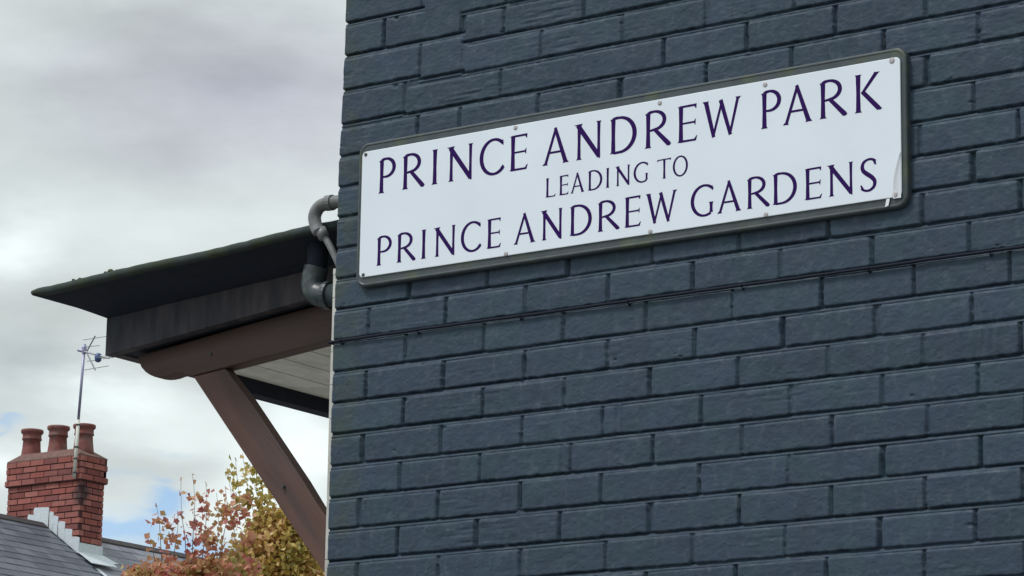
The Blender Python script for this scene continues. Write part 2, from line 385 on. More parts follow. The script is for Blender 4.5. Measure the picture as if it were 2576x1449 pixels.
def field(us, vs, seed, fine=True):
    nu, nv = len(us), len(vs); du = us[1]-us[0]; dv = vs[1]-vs[0]
    H = np.full((nv, nu), -.004)
    wob = vnoise(nu, nv, .022/du, .022/dv, seed)*.0007 + vnoise(nu, nv, .007/du, .007/dv, seed+1)*.00045
    rough = (vnoise(nu, nv, .05/du, .04/dv, seed+2)*.00038 + vnoise(nu, nv, .016/du, .012/dv, seed+3)*.00020 + vnoise(nu, nv, .007/du, .005/dv, seed+4)*.00018 + vnoise(nu, nv, .012/du, .010/dv, seed+12)*.00013)
    # wire-cut drag marks: some patches vertical, some level
    patch = np.clip(vnoise(nu, nv, .17/du, .07/dv, seed+5), 0, 2)
    rough += patch*vnoise(nu, nv, .006/du, .035/dv, seed+6)*.00032
    patch2 = np.clip(vnoise(nu, nv, .2/du, .08/dv, seed+7), 0, 2)
    rough += patch2*vnoise(nu, nv, .05/du, .006/dv, seed+8)*.00030
    def sl(a0, a1, arr):
        i0 = np.searchsorted(arr, a0); i1 = np.searchsorted(arr, a1); return slice(max(i0, 0), max(i1, 0))
    for (u, t, b_, w, dep) in perps:
        if u < us[0]-.05 or u > us[-1]+.05 or t < vs[0] or b_ > vs[-1]: continue
        s1, s2 = sl(b_-.008, t+.002, vs), sl(u-w/2-.008, u+w/2+.008, us)
        if s1.stop > s1.start and s2.stop > s2.start:
            X = (us[s2]-u)/(w/2)
            H[s1, s2] = -(dep*(1.0-.35*X))[None, :]
    for (u0, u1, t, n, dp) in mort:
        if u1 < us[0] or u0 > us[-1] or t < vs[0] or t-.012 > vs[-1]: continue
        s1, s2 = sl(t-.0115, t, vs), sl(u0, u1, us)
        if s1.stop <= s1.start or s2.stop <= s2.start: continue
        k = np.clip((t-vs[s1])/.0112, 0, 1)
        ds = np.where(k < .34, dp, .0062*(1-(k-.34)/.66)**.85+.0008)
        H[s1, s2] = -ds[:, None]
    # small smears of paint and mortar that bridge the deep joint
    sm = vnoise(nu, nv, .030/du, .05/dv, seed+9)
    H = np.where(sm > 2.3, np.maximum(H, -.0022), H)
    H0 = H.copy(); Bh = np.full_like(H, -1.0); tone = np.zeros_like(H)
    for (L, Rr, T, Bt, hb, rot, tx, ty) in bricks:
        if Rr < us[0]-.01 or L > us[-1]+.01 or T < vs[0]-.01 or Bt > vs[-1]+.01: continue
        s1, s2 = sl(Bt-.006, T+.006, vs), sl(L-.006, Rr+.006, us)
        if s1.stop <= s1.start or s2.stop <= s2.start: continue
        uu, vv = np.meshgrid(us[s2], vs[s1]); cu, cv = (L+Rr)/2, (T+Bt)/2
        v2 = vv - rot*(uu-cu)
        r = .0040
        qx = np.abs(uu-cu)-(Rr-L)/2+r; qy = np.abs(v2-cv)-(T-Bt)/2+r
        sd = np.hypot(np.maximum(qx, 0), np.maximum(qy, 0))+np.minimum(np.maximum(qx, qy), 0)-r+wob[s1, s2]
        k = np.clip(sd/.0028, 0, 1); rd = np.clip((sd+.0035)/.0035, 0, 1)
        p = hb + tx*(uu-cu)*.9 + ty*(v2-cv)*.6 - .0009*rd**2 - .018*k - .0030*np.clip((v2-(T-.0070))/.0070, 0, 1)**1.5
        tone[s1, s2] = np.where(p > Bh[s1, s2], ((abs(L*7919+T*104729)*13) % 2.0)-1.0, tone[s1, s2])
        Bh[s1, s2] = np.maximum(Bh[s1, s2], p)
    H = np.maximum(H0, Bh)
    # thick paint softens the corners a touch
    Hp = np.pad(H, 1, mode='edge')
    if fine: H = .68*H + .08*(Hp[2:, 1:-1]+Hp[:-2, 1:-1]+Hp[1:-1, 2:]+Hp[1:-1, :-2])
    H = H + rough
    for (u, v, r, d) in PITS:
        if us[0] < u < us[-1] and vs[0] < v < vs[-1]:
            s1, s2 = sl(v-.03, v+.03, vs), sl(u-.03, u+.03, us)
            uu, vv = np.meshgrid(us[s2], vs[s1])
            q = np.hypot((uu-u+(vv-v)*.3)/(r*.75), (vv-v)/(r*.5)) + .25*np.sin(uu*900+vv*600)
            H[s1, s2] -= d*.8*np.exp(-(q**4))
    return H, tone
Vall = []; Fall = []; Tall = []; voff = 0
def patchmesh(us, vs, seed, fine, left=False):
    global voff
    H, tone = field(us, vs, seed, fine)
    nu, nv = len(us), len(vs)
    X = np.tile(us, (nv, 1)); Y = -H; Zz = np.tile((Z0+vs)[:, None], (1, nu))
    if left:
        # arris: bricks stand out, joints sit back; the rebuilt top leans in by a centimetre
        rec = np.clip(-H[:, 2]-.0005, 0, .006)*.28
        k = np.convolve(rec, np.ones(3)/3, 'same') + .015*np.clip((vs+.32)/.4, 0, 1) + np.interp(vs, [-2, -1.3, -.6, .3], [-.001, 0, .0, .002])
        w = np.clip(1-(us-us[0])/.012, 0, 1)
        X = X + k[:, None]*w[None, :]
        rnd = np.clip(1-(us-us[0])/.006, 0, 1)**2*.004
        Y = Y + rnd[None, :]
        # wrap round the corner
        ex = X[:, :1]
        X = np.hstack([ex-.001, ex-.001, ex-.0005, X]); Zz = np.hstack([Zz[:, :1]]*3+[Zz])
        Y = np.hstack([Y[:, :1]*0+.10, Y[:, :1]*0+.02, Y[:, :1]*0+.009, Y]); nu += 3; tone = np.hstack([tone[:, :1]]*3+[tone])
    V = np.stack([X, Y, Zz], -1).reshape(-1, 3)
    i = np.arange(nv-1)[:, None]*nu+np.arange(nu-1)[None, :]
    F = np.stack([i, i+1, i+nu+1, i+nu], -1).reshape(-1, 4)+voff
    Vall.append(V); Fall.append(F); Tall.append(tone.ravel()); voff += len(V)
uf = np.arange(UE, 1.951, .0028); uf = np.linspace(UE, 1.95, len(uf))
vf = np.linspace(-1.56, .33, 1260)
patchmesh(uf, vf, 11, True, True)
patchmesh(np.linspace(1.95, 4.6, 330), np.linspace(-Z0-.05, 2.05, 960), 31, False)
uc = np.linspace(UE, 1.95, 256)
patchmesh(uc, np.linspace(-Z0-.05, -1.56, 380), 51, False, True)
patchmesh(uc, np.linspace(.33, 2.05, 280), 71, False, True)
V = np.concatenate(Vall); F = np.concatenate(Fall)
me = bpy.data.meshes.new('wall'); me.vertices.add(len(V)); me.vertices.foreach_set('co', V.astype(np.float32).ravel())
me.loops.add(len(F)*4); me.loops.foreach_set('vertex_index', F.astype(np.int32).ravel())
me.polygons.add(len(F)); me.polygons.foreach_set('loop_start', np.arange(0, len(F)*4, 4, dtype=np.int32)); me.polygons.foreach_set('loop_total', np.full(len(F), 4, dtype=np.int32))
me.update(calc_edges=True); me.validate(); me.polygons.foreach_set('use_smooth', np.ones(len(F), dtype=bool))
me.materials.append(m_paint)
at_ = me.attributes.new('tone', 'FLOAT', 'POINT'); at_.data.foreach_set('value', np.concatenate(Tall).astype(np.float32))
house = empty('painted_house', (2.2, 3.0, 0), 'house with a slate blue painted brick wall that carries the white street sign', 'house')
link('wall', me, house)
b = B(); b.box(-.092, 4.6, .10, 7.0, 0, 5.97); b.build('inner_wall', m_cream, house)
b = B()
random.seed(4)
zz = .0
while zz < 3.36:                          # ragged pale edge of the front render just past the corner
    h = random.uniform(.05, .14); w = random.uniform(.001, .003)
    b.box(-.117-w, -.103, .020, .40, zz, min(zz+h-.0015, 3.36)); zz += h
b.build('render_edge', m_cream, house)
b = B(); b.prism([(-.5, 5.98), (2.25, 7.6), (5.0, 5.98), (5.0, 6.10), (2.25, 7.73), (-.5, 6.10)], -.02, 7.3); b.build('roof', m_slate, house)
b = B(); b.prism([(-.098, 5.9), (4.6, 5.9), (4.6, 6.2), (2.25, 7.58), (-.098, 6.2)], .012, .2); b.build('gable', m_paint, house)

# ------------------------------------------------------------------ street sign
sign = empty('street_sign', (.70, -.02, 3.47), 'long white PRINCE ANDREW PARK street sign in a grey frame on the painted brick wall', 'street sign')
FX0, FX1, FZ0, FZ1 = -.0235, 1.437, 3.2935, 3.645
def slab(rings):
    b = B(); n = len(rings[0][0]); vs = []; fs = []
    for poly, y in rings: vs += [(a, y, c) for a, c in poly]
    for k in range(len(rings)-1):
        for i in range(n): fs.append((k*n+i, k*n+(i+1) % n, (k+1)*n+(i+1) % n, (k+1)*n+i))
    fs.append(tuple(range(n-1, -1, -1))); fs.append(tuple(range((len(rings)-1)*n, len(rings)*n)))
    b.add(vs, fs); return b
rr_ = lambda d, r: rrect(FX0+d, FX1-d, FZ0+d, FZ1-d, r, 10)
b = slab([(rr_(0, .026), .004), (rr_(0, .026), -.011), (rr_(.0012, .0255), -.014), (rr_(.004, .024), -.016), (rr_(.0065, .022), -.0162), (rr_(.008, .021), -.0152), (rr_(.0095, .020), -.0150)])
b.build('frame', m_frame, sign)
PX0, PX1, PZ0, PZ1 = -.0105, 1.424, 3.3165, 3.6225
pr = lambda d, r: rrect(PX0+d, PX1-d, PZ0+d, PZ1-d, r, 8)
b = slab([(pr(.0035, .008), -.0145), (pr(.0035, .008), -.0162), (pr(0, .011), -.0162), (pr(0, .011), -.0180), (pr(.0006, .0105), -.0186), (pr(.0016, .010), -.0188)])
plate = b.build('plate', m_plate, sign)

# lettering: each glyph from tapered strokes, hairlines and small flared feet
YL = -.0189
class Glyphs:
    def __init__(s): s.b = B(); s.k = 0
    def poly(s, pts):
        y = YL-.0002-.00002*(s.k % 9); s.k += 1
        s.b.prism(pts, y, YL+.0001)
    def stroke(s, p, q, w0, w1=None):
        w1 = w0 if w1 is None else w1
        d = Vector((q[0]-p[0], q[1]-p[1])); L = d.length; n_ = Vector((-d.y, d.x))/L
        s.poly([(p[0]+n_.x*w0/2, p[1]+n_.y*w0/2), (p[0]-n_.x*w0/2, p[1]-n_.y*w0/2), (q[0]-n_.x*w1/2, q[1]-n_.y*w1/2), (q[0]+n_.x*w1/2, q[1]+n_.y*w1/2)])
    def ribbon(s, pts, ws):
        y = YL-.0002-.00002*(s.k % 9); s.k += 1
        n = len(pts); L_ = []; R__ = []
        for i, p in enumerate(pts):
            a = pts[max(i-1, 0)]; c = pts[min(i+1, n-1)]
            d = Vector((c[0]-a[0], c[1]-a[1])).normalized(); nn = Vector((-d.y, d.x))
            L_.append((p[0]+nn.x*ws[i]/2, p[1]+nn.y*ws[i]/2)); R__.append((p[0]-nn.x*ws[i]/2, p[1]-nn.y*ws[i]/2))
        vs = [(a, y, c) for a, c in L_]+[(a, y, c) for a, c in R__]+[(a, YL+.0001, c) for a, c in L_]+[(a, YL+.0001, c) for a, c in R__]
        fs = []
        for i in range(n-1):
            fs += [(i, i+1, n+i+1, n+i), (2*n+i, 3*n+i, 3*n+i+1, 2*n+i+1), (i, 2*n+i, 2*n+i+1, i+1), (n+i, n+i+1, 3*n+i+1, 3*n+i)]
        fs += [(0, n, 3*n, 2*n), (n-1, 3*n-1, 4*n-1, 2*n-1)]
        s.b.add(vs, fs)
    def foot(s, x, y, w, h, sgn, ext=1.0):       # serif: flares out from a stem end
        e = h*.042*ext
        s.poly([(x-w/2-e, y), (x+w/2+e, y), (x+w/2+e*.8, y+sgn*h*.010), (x+w/2, y+sgn*h*.055), (x-w/2, y+sgn*h*.055), (x-w/2-e*.8, y+sgn*h*.010)])
    def stem(s, x, y0, y1, w, h, foot=True, top=True):
        ym = (y0+y1)/2
        s.poly([(x-w*.56, y0), (x+w*.56, y0), (x+w*.46, ym), (x+w*.56, y1), (x-w*.56, y1), (x-w*.46, ym)])
        if foot: s.foot(x, y0, w, h, 1)
        if top: s.foot(x, y1, w, h, -1, .8)
def arc(cx, cy, rx, ry, a0, a1, n=22):
    return [(cx+rx*math.cos(R(a0+(a1-a0)*i/(n-1))), cy+ry*math.sin(R(a0+(a1-a0)*i/(n-1)))) for i in range(n)]
def aw(a0, a1, thick, thin, n=22, ph=0):
    return [thin+(thick-thin)*abs(math.cos(R(a0+(a1-a0)*i/(n-1)+ph)))**1.3 for i in range(n)]
def glyph(g, ch, x0, x1, y, h):
    T = h*.122; t = h*.072; w = x1-x0
    X = lambda f: x0+w*f
    Y = lambda f: y+h*f
    if ch in 'PR':
        sx = x0+T/2+h*.042
        g.stem(sx, y, Y(.955), T, h, True, False)
        g.poly([(x0+h*.005, Y(.945)), (sx, Y(.955)), (sx, Y(.90)), (sx-T*.5, Y(.88))])
        br = x1 if ch == 'P' else x0+w*.80
        cy, ry = (Y(.725), h*.262) if ch == 'P' else (Y(.735), h*.25)
        rx = (br-sx)*.60; cx = br-rx-T*.42
        pts = [(sx-T*.2, Y(.945)), (sx+(cx-sx)*.4, cy+ry*.96)]+arc(cx, cy, rx, ry, 92, -88, 20)+[(sx+(cx-sx)*.3, cy-ry*.99 if ch == 'P' else cy-ry*1.06), (sx, cy-ry*.97 if ch == 'P' else cy-ry*1.08)]
        ws = [t*1.0, t*1.2]+aw(92, -88, T*1.0, t*.95, 20)+[t*.8, t*.75]
        g.ribbon(pts, ws)
        if ch == 'R':
            g.stroke((cx+rx*.05, cy-ry*.92), (x1-h*.075, Y(.03)), T*.85, T*1.12)
            g.poly([(x1-h*.150, Y(.045)), (x1-h*.11, Y(-.005)), (x1-h*.05, Y(-.012)), (x1, Y(.045)), (x1-h*.02, Y(.055)), (x1-h*.075, Y(.095))])
    elif ch == 'I':
        g.stem((x0+x1)/2, y, Y(1), T, h)
    elif ch == 'N':
        xl = x0+w*.17; xr = x1-w*.13
        g.stem(xl, y, Y(.95), t*1.35, h, True, False)
        g.stem(xr, Y(-.01), Y(1), t*1.25, h, False, True)
        g.stroke((xl-t*.6, Y(.965)), (xr-t*.0, Y(.035)), T*1.15, T*1.1)
        g.poly([(x0-h*.005, Y(.985)), (xl+T*.9, Y(1.0)), (xl+T*.6, Y(.93)), (xl-T*.2, Y(.92))])
        g.poly([(xr-T*.75, Y(.12)), (xr+t*.6, Y(.12)), (xr+t*.65, Y(-.035)), (xr+t*.1, Y(-.035))])
    elif ch in 'CG':
        cx, cy = x0+w*.60, Y(.5); rx = w*.60-T*.45; ry = h*.5-t*.15
        a0, a1 = 50, (318 if ch == 'C' else 300)
        pts = arc(cx, cy, rx, ry, a0, a1, 34); ws = aw(a0, a1, T*1.05, t*1.05, 34)
        pts = [(x1-h*.02, Y(.90))]+pts; ws = [t*1.5]+ws
        if ch == 'C':
            pts += [(x1-h*.01, Y(.205))]; ws += [t*.7]
            g.ribbon(pts, ws)
            g.poly([(x1-h*.075, Y(.935)), (x1-h*.01, Y(.955)), (x1, Y(.80)), (x1-h*.035, Y(.80))])
            g.poly([(x1-h*.03, Y(.13)), (x1+h*.005, Y(.235)), (x1-h*.02, Y(.235)), (x1-h*.095, Y(.16))])
        else:
            pts += [(x1-h*.10, Y(.085))]; ws += [t]
            g.ribbon(pts, ws)
            sx = x1-h*.085
            g.stem(sx, Y(.09), Y(.43), T*.9, h, False, True)
            g.poly([(x1-h*.085, Y(.935)), (x1-h*.03, Y(.96)), (x1-h*.015, Y(.80)), (x1-h*.05, Y(.80))])
    elif ch == 'O':
        g.ribbon(arc((x0+x1)/2, Y(.5), w/2-T*.45, h*.5-t*.15, 0, 360, 44), aw(0, 360, T*.95, t*1.0, 44))
    elif ch in 'EL':
        sx = x0+T/2+h*.042
        g.stem(sx, Y(.01), Y(.985), T, h, True, True)
        g.poly([(sx-T*.4, Y(-.003)), (x1-h*.04, Y(.0)), (x1, Y(.135)), (x1-h*.018, Y(.14)), (x1-h*.095, Y(.055)), (sx, Y(.058))])
        if ch == 'E':
            g.poly([(sx-T*.4, Y(1.0)), (x1-h*.02, Y(1.008)), (x1-h*.03, Y(.885)), (x1-h*.055, Y(.885)), (x1-h*.085, Y(.945)), (sx, Y(.942))])
            g.poly([(sx, Y(.535)), (x1-h*.10, Y(.54)), (x1-h*.055, Y(.60)), (x1-h*.045, Y(.60)), (x1-h*.055, Y(.43)), (x1-h*.068, Y(.43)), (x1-h*.10, Y(.487)), (sx, Y(.482))])
    elif ch == 'A':
        ax = x0+w*.50
        g.stroke((ax+t*.1, Y(1.01)), (x0+w*.125, Y(.01)), t*1.15, t*1.25)
        g.stroke((ax-t*.3, Y(1.02)), (x1-w*.125, Y(.01)), T*.8, T*1.1)
        g.stroke((x0+w*.27, Y(.335)), (x1-w*.27, Y(.335)), t*.85)
        g.foot(x0+w*.12, y, t*1.3, h, 1, 1.0); g.foot(x1-w*.125, y, T*1.05, h, 1, .95)
    elif ch == 'D':
        sx = x0+T/2+h*.045
        g.stem(sx, Y(.01), Y(.97), T, h, True, False)
        g.poly([(x0+h*.005, Y(.965)), (sx, Y(.975)), (sx, Y(.92)), (sx-T*.5, Y(.90))])
        rx = (x1-sx)*.66; cx = x1-rx-T*.48
        g.ribbon([(sx-T*.2, Y(.962)), (sx+(cx-sx)*.5, Y(.985))]+arc(cx, Y(.505), rx, h*.478, 90, -90, 26)+[(sx+(cx-sx)*.4, Y(.025)), (sx, Y(.028))], [t, t*1.15]+aw(90, -90, T*1.12, t, 26)+[t, t*1.0])
    elif ch == 'W':
        g.stroke((x0+w*.11, Y(.985)), (x0+w*.31, Y(.0)), T*1.1, T*.85)
        g.stroke((x0+w*.30, Y(.03)), (x0+w*.515, Y(.93)), t*1.0, t*1.0)
        g.stroke((x0+w*.485, Y(.985)), (x0+w*.735, Y(.0)), T*1.0, T*.85)
        g.stroke((x0+w*.725, Y(.03)), (x0+w*.925, Y(.985)), t*1.0, t*1.2)
        g.foot(x0+w*.105, Y(1), T, h, -1, .9); g.foot(x0+w*.93, Y(1), t*1.2, h, -1, 1.0)
    elif ch == 'K':
        sx = x0+T/2+h*.05
        g.stem(sx, y, Y(1), T, h)
        g.stroke((sx+h*.12, Y(.50)), (x1-h*.16, Y(.985)), t*1.1, t*1.5)
        g.poly([(x1-h*.20, Y(1.0)), (x1-h*.06, Y(1.0)), (x1-h*.12, Y(.95)), (x1-h*.19, Y(.95))])
        g.stroke((sx+h*.11, Y(.55)), (x1-h*.09, Y(.03)), T*.95, T*1.05)
        g.poly([(x1-h*.17, Y(.05)), (x1-h*.10, Y(-.005)), (x1-h*.04, Y(-.005)), (x1, Y(.03)), (x1-h*.03, Y(.05)), (x1-h*.08, Y(.10))])
    elif ch == 'T':
        cx = x0+w*.52
        g.stem(cx, y, Y(.965), T*.95, h, True, False)
        g.poly([(x0-h*.0, Y(.87)), (x0+h*.03, Y(.90)), (x0+h*.10, Y(.93)), (x1-h*.08, Y(.935)), (x1-h*.02, Y(.895)), (x1, Y(.895)), (x1-h*.01, Y(1.02)), (x1-h*.03, Y(1.0)), (x0+h*.04, Y(.985)), (x0+h*.01, Y(.96))])
    elif ch == 'S':
        cs = [(.93, .90), (.74, .975), (.48, .985), (.22, .91), (.13, .77), (.20, .64), (.42, .53), (.68, .42), (.86, .29), (.84, .14), (.66, .035), (.42, .005), (.20, .04), (.06, .10)]
        wsb = [t*1.2, t*1.1, t*1.0, T*.8, T*1.0, T*1.1, T*1.15, T*1.15, T*1.05, T*.9, t*1.2, t, t, t*1.1]
        pts = []; ws = []
        for i in range(len(cs)-1):
            p0 = cs[max(i-1, 0)]; p1 = cs[i]; p2 = cs[i+1]; p3 = cs[min(i+2, len(cs)-1)]
            for k in range(4):
                q = k/4.0
                f = lambda a, b_, c, d: .5*((2*b_)+(-a+c)*q+(2*a-5*b_+4*c-d)*q*q+(-a+3*b_-3*c+d)*q**3)
                pts.append((X(f(p0[0], p1[0], p2[0], p3[0])), Y(f(p0[1], p1[1], p2[1], p3[1])))); ws.append(wsb[i]*(1-q)+wsb[i+1]*q)
        pts.append((X(cs[-1][0]), Y(cs[-1][1]))); ws.append(wsb[-1])
        g.ribbon(pts, ws)
        g.poly([(X(.74), Y(.955)), (X(.93), Y(.965)), (X(.97), Y(.80)), (X(.86), Y(.80))])
        g.poly([(X(.0), Y(.20)), (X(.09), Y(.20)), (X(.24), Y(.06)), (X(.07), Y(.055))])
LINES = [(3.5135, .084, [('P', .0404, .0896), ('R', .1103, .1765), ('I', .1951, .2137), ('N', .2385, .3165), ('C', .333, .3993), ('E', .4174, .4675), ('A', .5071, .5813), ('N', .5952, .6711), ('D', .6914, .7619), ('R', .7842, .8537), ('E', .87, .9209), ('W', .9322, 1.0326), ('P', 1.0833, 1.1333), ('A', 1.1369, 1.2115), ('R', 1.2287, 1.2969), ('K', 1.3139, 1.3805)]),
 (3.438, .0455, [('L', .5184, .5457), ('E', .5554, .5809), ('A', .5858, .6239), ('D', .6335, .6714), ('I', .6812, .6912), ('N', .7063, .747), ('G', .7554, .7933), ('T', .8168, .8531), ('O', .858, .897)]),
 (3.339, .0695, [('P', .0399, .0833), ('R', .0995, .1552), ('I', .1695, .1846), ('N', .205, .2706), ('C', .2838, .3387), ('E', .3569, .3963), ('A', .4307, .4924), ('N', .5053, .5679), ('D', .5853, .644), ('R', .6607, .7196), ('E', .732, .775), ('W', .7858, .8691), ('G', .905, .9629), ('A', .9713, 1.0339), ('R', 1.0474, 1.1056), ('D', 1.1121, 1.1715), ('E', 1.1913, 1.2334), ('N', 1.2454, 1.3125), ('S', 1.3261, 1.366)])]
for (yb, h, L), lb in zip(LINES, ('PRINCE|ANDREW|PARK', 'LEADING|TO', 'PRINCE|ANDREW|GARDENS')):
    k = 0
    for word in lb.split('|'):
        g = Glyphs()
        for ch, x0, x1 in L[k:k+len(word)]: glyph(g, ch, x0, x1, yb, h)
        k += len(word)
        o = g.b.build('lettering', m_letter, plate); o['label'] = 'the word %s in violet capitals' % word
for x, z, dark in ((.0, 3.615, 1), (.432, 3.616, 0), (.823, 3.614, 0), (1.094, 3.613, 0), (1.405, 3.6165, 0), (.002, 3.322, 1), (.411, 3.321, 0), (.80, 3.322, 0), (1.095, 3.321, 0), (1.409, 3.322, 0)):
    b = B(); r = .0045 if dark else (.0065 if x > 1.39 else .0055); n = 14
    vs = []; fs = []
    for q, y in ((1, -.0186), (1, -.0196), (.75, -.0206), (.25, -.0208)):
        vs += [(x+r*q*math.cos(2*math.pi*k/n), y, z+r*q*math.sin(2*math.pi*k/n)) for k in range(n)]
    for k in range(3):
        for i in range(n): fs.append((k*n+i, k*n+(i+1) % n, (k+1)*n+(i+1) % n, (k+1)*n+i))
    fs.append(tuple(range(3*n, 4*n))); b.add(vs, fs)
    o = b.build('screw', m_screwd if dark else m_screw, plate)
    if dark: o['label'] = 'small dark rusty screw'
# the film that has lifted at the lower right corner, with a torn flap hanging over the frame
b = B(); n = 16; vs = []; fs = []
for i in range(n+1):
    q = i/n; z = 3.4105-(3.4105-3.3134)*q
    w = .0170*math.sin(min(q*1.25, 1)*math.pi/2)**1.0
    xl = 1.4205-w
    vs += [(xl, -.0191, z), (xl+.0018, -.0222, z), (xl+.0040, -.0196, z), (1.4228, -.0192, z)]
for i in range(n):
    for k in range(3): fs.append((i*4+k, i*4+k+1, i*4+k+5, i*4+k+4))
b.add(vs, fs); b.build('peeling_film', m_film, plate, smooth=True)
b = B(); b.add([(1.3875, -.0178, 3.3155), (1.3955, -.0178, 3.3155), (1.3925, -.0185, 3.3005), (1.3835, -.0175, 3.2985)], [(0, 1, 2, 3)]); b.build('film_flap', m_film, sign)

# ------------------------------------------------------------------ cable along the wall
cab = empty('wall_cable', (.8, -.006, 3.174), 'thin cable coloured dark for its shadow, clipped level along a brick joint under the sign', 'cable')
b = B(); pts = []; random.seed(3)
for i in range(0, 120):
    x = -.104+i*.0395; pts.append((x, -.0062, 3.1748+random.uniform(-.0005, .0005)+.0006*math.sin(x*9)))
b.tube([(-.106, .04, 3.1748)]+pts, .0036, 10); b.build('cable', m_cable, cab, smooth=True)
for x in (-.068, .156, .445, .735, 1.028, 1.337, 1.62, 1.95, 2.3, 2.65, 3.0):
    b = B(); z = 3.1748
    b.tube([(x, -.003, z-.0065), (x, -.0082, z-.0040), (x, -.0104, z), (x, -.0082, z+.0040), (x, -.003, z+.0050)], .0014, 8); b.box(x-.002, x+.002, -.0055, .002, z-.0095, z-.0050)
    b.build('clip', m_cable, cab)

# ------------------------------------------------------------------ pipes at the corner
def smoothpath(P, k=6):
    out = []
    for i in range(len(P)-1):
        p0 = P[max(i-1, 0)]; p1 = P[i]; p2 = P[i+1]; p3 = P[min(i+2, len(P)-1)]
        for j in range(k):
            q = j/k
            out.append(tuple(.5*((2*p1[a])+(-p0[a]+p2[a])*q+(2*p0[a]-5*p1[a]+4*p2[a]-p3[a])*q*q+(-p0[a]+3*p1[a]-3*p2[a]+p3[a])*q**3) for a in range(3)))
    out.append(P[-1]); return out
op = empty('overflow_pipe', (-.16, .05, 3.5), 'pale grey plastic overflow pipe with an elbow beside the top of the canopy', 'pipe')
b = B(); b.tube(smoothpath([(-.098, .05, 3.531), (-.150, .05, 3.534), (-.188, .05, 3.530), (-.204, .05, 3.510), (-.201, .05, 3.486), (-.190, .05, 3.466)]), .0160, 16); b.build('pipe', m_greyp, op, smooth=True)
b = B(); b.tube([(-.150, .05, 3.534), (-.168, .05, 3.5345)], .0192, 16); b.build('collar', m_greyp, op, smooth=False)
b = B(); b.tube([(-.1885, .052, 3.472), (-.176, .055, 3.452)], .0145, 14)
b.tube(smoothpath([(-.178, .055, 3.456), (-.160, .055, 3.430), (-.142, .055, 3.400), (-.128, .06, 3.37)]), .0085, 14); b.build('tail_pipe', m_greyp, op, smooth=True)
rp = empty('rainwater_pipe', (-.25, .13, 3.4), 'dark grey rainwater pipe elbow under the canopy roof at the corner of the wall', 'pipe')
b = B(); b.tube(smoothpath([(-.264, .14, 3.49), (-.264, .14, 3.44), (-.266, .14, 3.390)]), .0255, 20); b.build('pipe', m_cove, rp, smooth=True)  # same pipe as the elbow; darker board colour paints in the shade under the roof
b = B(); b.tube(smoothpath([(-.266, .14, 3.408), (-.272, .14, 3.385), (-.274, .14, 3.362), (-.264, .14, 3.343), (-.243, .14, 3.334), (-.222, .14, 3.331)]), .0305, 22); b.build('elbow', m_darkp, rp, smooth=True)
b = B(); b.tube([(-.232, .14, 3.332), (-.224, .14, 3.331), (-.219, .14, 3.3305)], [.0355, .0355, .0345], 22); b.build('collar', m_darkp, rp)
b = B(); b.tube([(-.222, .14, 3.331), (-.10, .14, 3.318)], .0290, 20); b.build('branch', m_darkp, rp, smooth=True)

# ------------------------------------------------------------------ door canopy on timber brackets
can = empty('door_canopy', (-.5, .7, 2.4), 'dark door canopy on a brown timber bracket beyond the corner of the painted wall', 'canopy')
zs = lambda x, z0, sl: z0+sl*(x+1.0)
YR, YB, YE = .07, .22, 1.45
XT = -1.156
def top(x): return zs(x, 3.4545, .0515)
b = B(); NX = 44; rg2 = np.random.default_rng(5)
wv = np.interp(np.arange(NX+1), np.arange(0, NX+4, 4), rg2.normal(0, .0016, len(np.arange(0, NX+4, 4))))+rg2.normal(0, .0006, NX+1)
prof_ = [(.13, -.012), (.026, -.017), (.010, -.0225), (.002, -.0215), (-.003, -.018), (-.003, -.008), (.002, -.001), (.012, .0015), (.10, .0035), (.60, .014), (1.379, .014), (1.38, -.017), (.13, -.0125)]
vs = []
for i_ in range(NX+1):
    q = i_/NX; x = XT+(-.10-XT)*q; sg = -.0020*math.sin(q*math.pi)
    kk = .55+.45*min(1, q/.04)
    for (dy, dz) in prof_: vs.append((x, YR+dy+(0 if dy > .2 else (1-kk)*.02), top(x)+(dz*kk if dy < .09 else dz)+(wv[i_]+sg if dy < .2 else sg)))
m_ = len(prof_); fs = []
for i_ in range(NX):
    for k in range(m_-1): fs.append((i_*m_+k, i_*m_+k+1, (i_+1)*m_+k+1, (i_+1)*m_+k))
fs.append(tuple(range(m_-1))); fs.append(tuple(NX*m_+k for k in range(m_-2, -1, -1)))
b.add(vs, fs); b.build('roof', m_lead, can, smooth=True)
# hollow moulding that runs in from the roof edge to the box below
b = B(); n = 8
def lower(x): return zs(x, 3.383, .068)
vs = []; fs = []
for i in range(n+1):
    q = i/n; k = q**1.25
    yy = YR+.004+(YB-.004-YR)*q; yo = YE-.004-(YB-YR)*q
    xx = XT+.004+(-1.021-XT-.004)*q
    for x in (xx, -.10):
        z = (top(x)-.017)*(1-k)+lower(x)*k-.006*math.sin(q*math.pi)*0
        vs.append((x, yy, z))
    z = (top(xx)-.017)*(1-k)+lower(xx)*k
    vs.append((xx, yo, z))
for i in range(n):
    a = 3*i; fs += [(a, a+1, a+4, a+3), (a+2, a, a+3, a+5)]
b.add(vs, fs); b.build('cornice', m_cove, can)
zb = lambda x: zs(x, 3.2845, .105)
b = B()
b.add([(-1.021, YB, zb(-1.021)), (-.10, YB, zb(-.10)), (-.10, YB, lower(-.10)), (-1.021, YB, lower(-1.021)), (-1.021, YB+.03, zb(-1.021)), (-.10, YB+.03, zb(-.10)), (-.10, YB+.03, lower(-.10)), (-1.021, YB+.03, lower(-1.021))],
      [(0, 1, 2, 3), (4, 7, 6, 5), (0, 4, 5, 1), (3, 2, 6, 7), (0, 3, 7, 4), (1, 5, 6, 2)])
b.box(-1.020, -.985, YB+.031, 1.26, 3.284, 3.385)
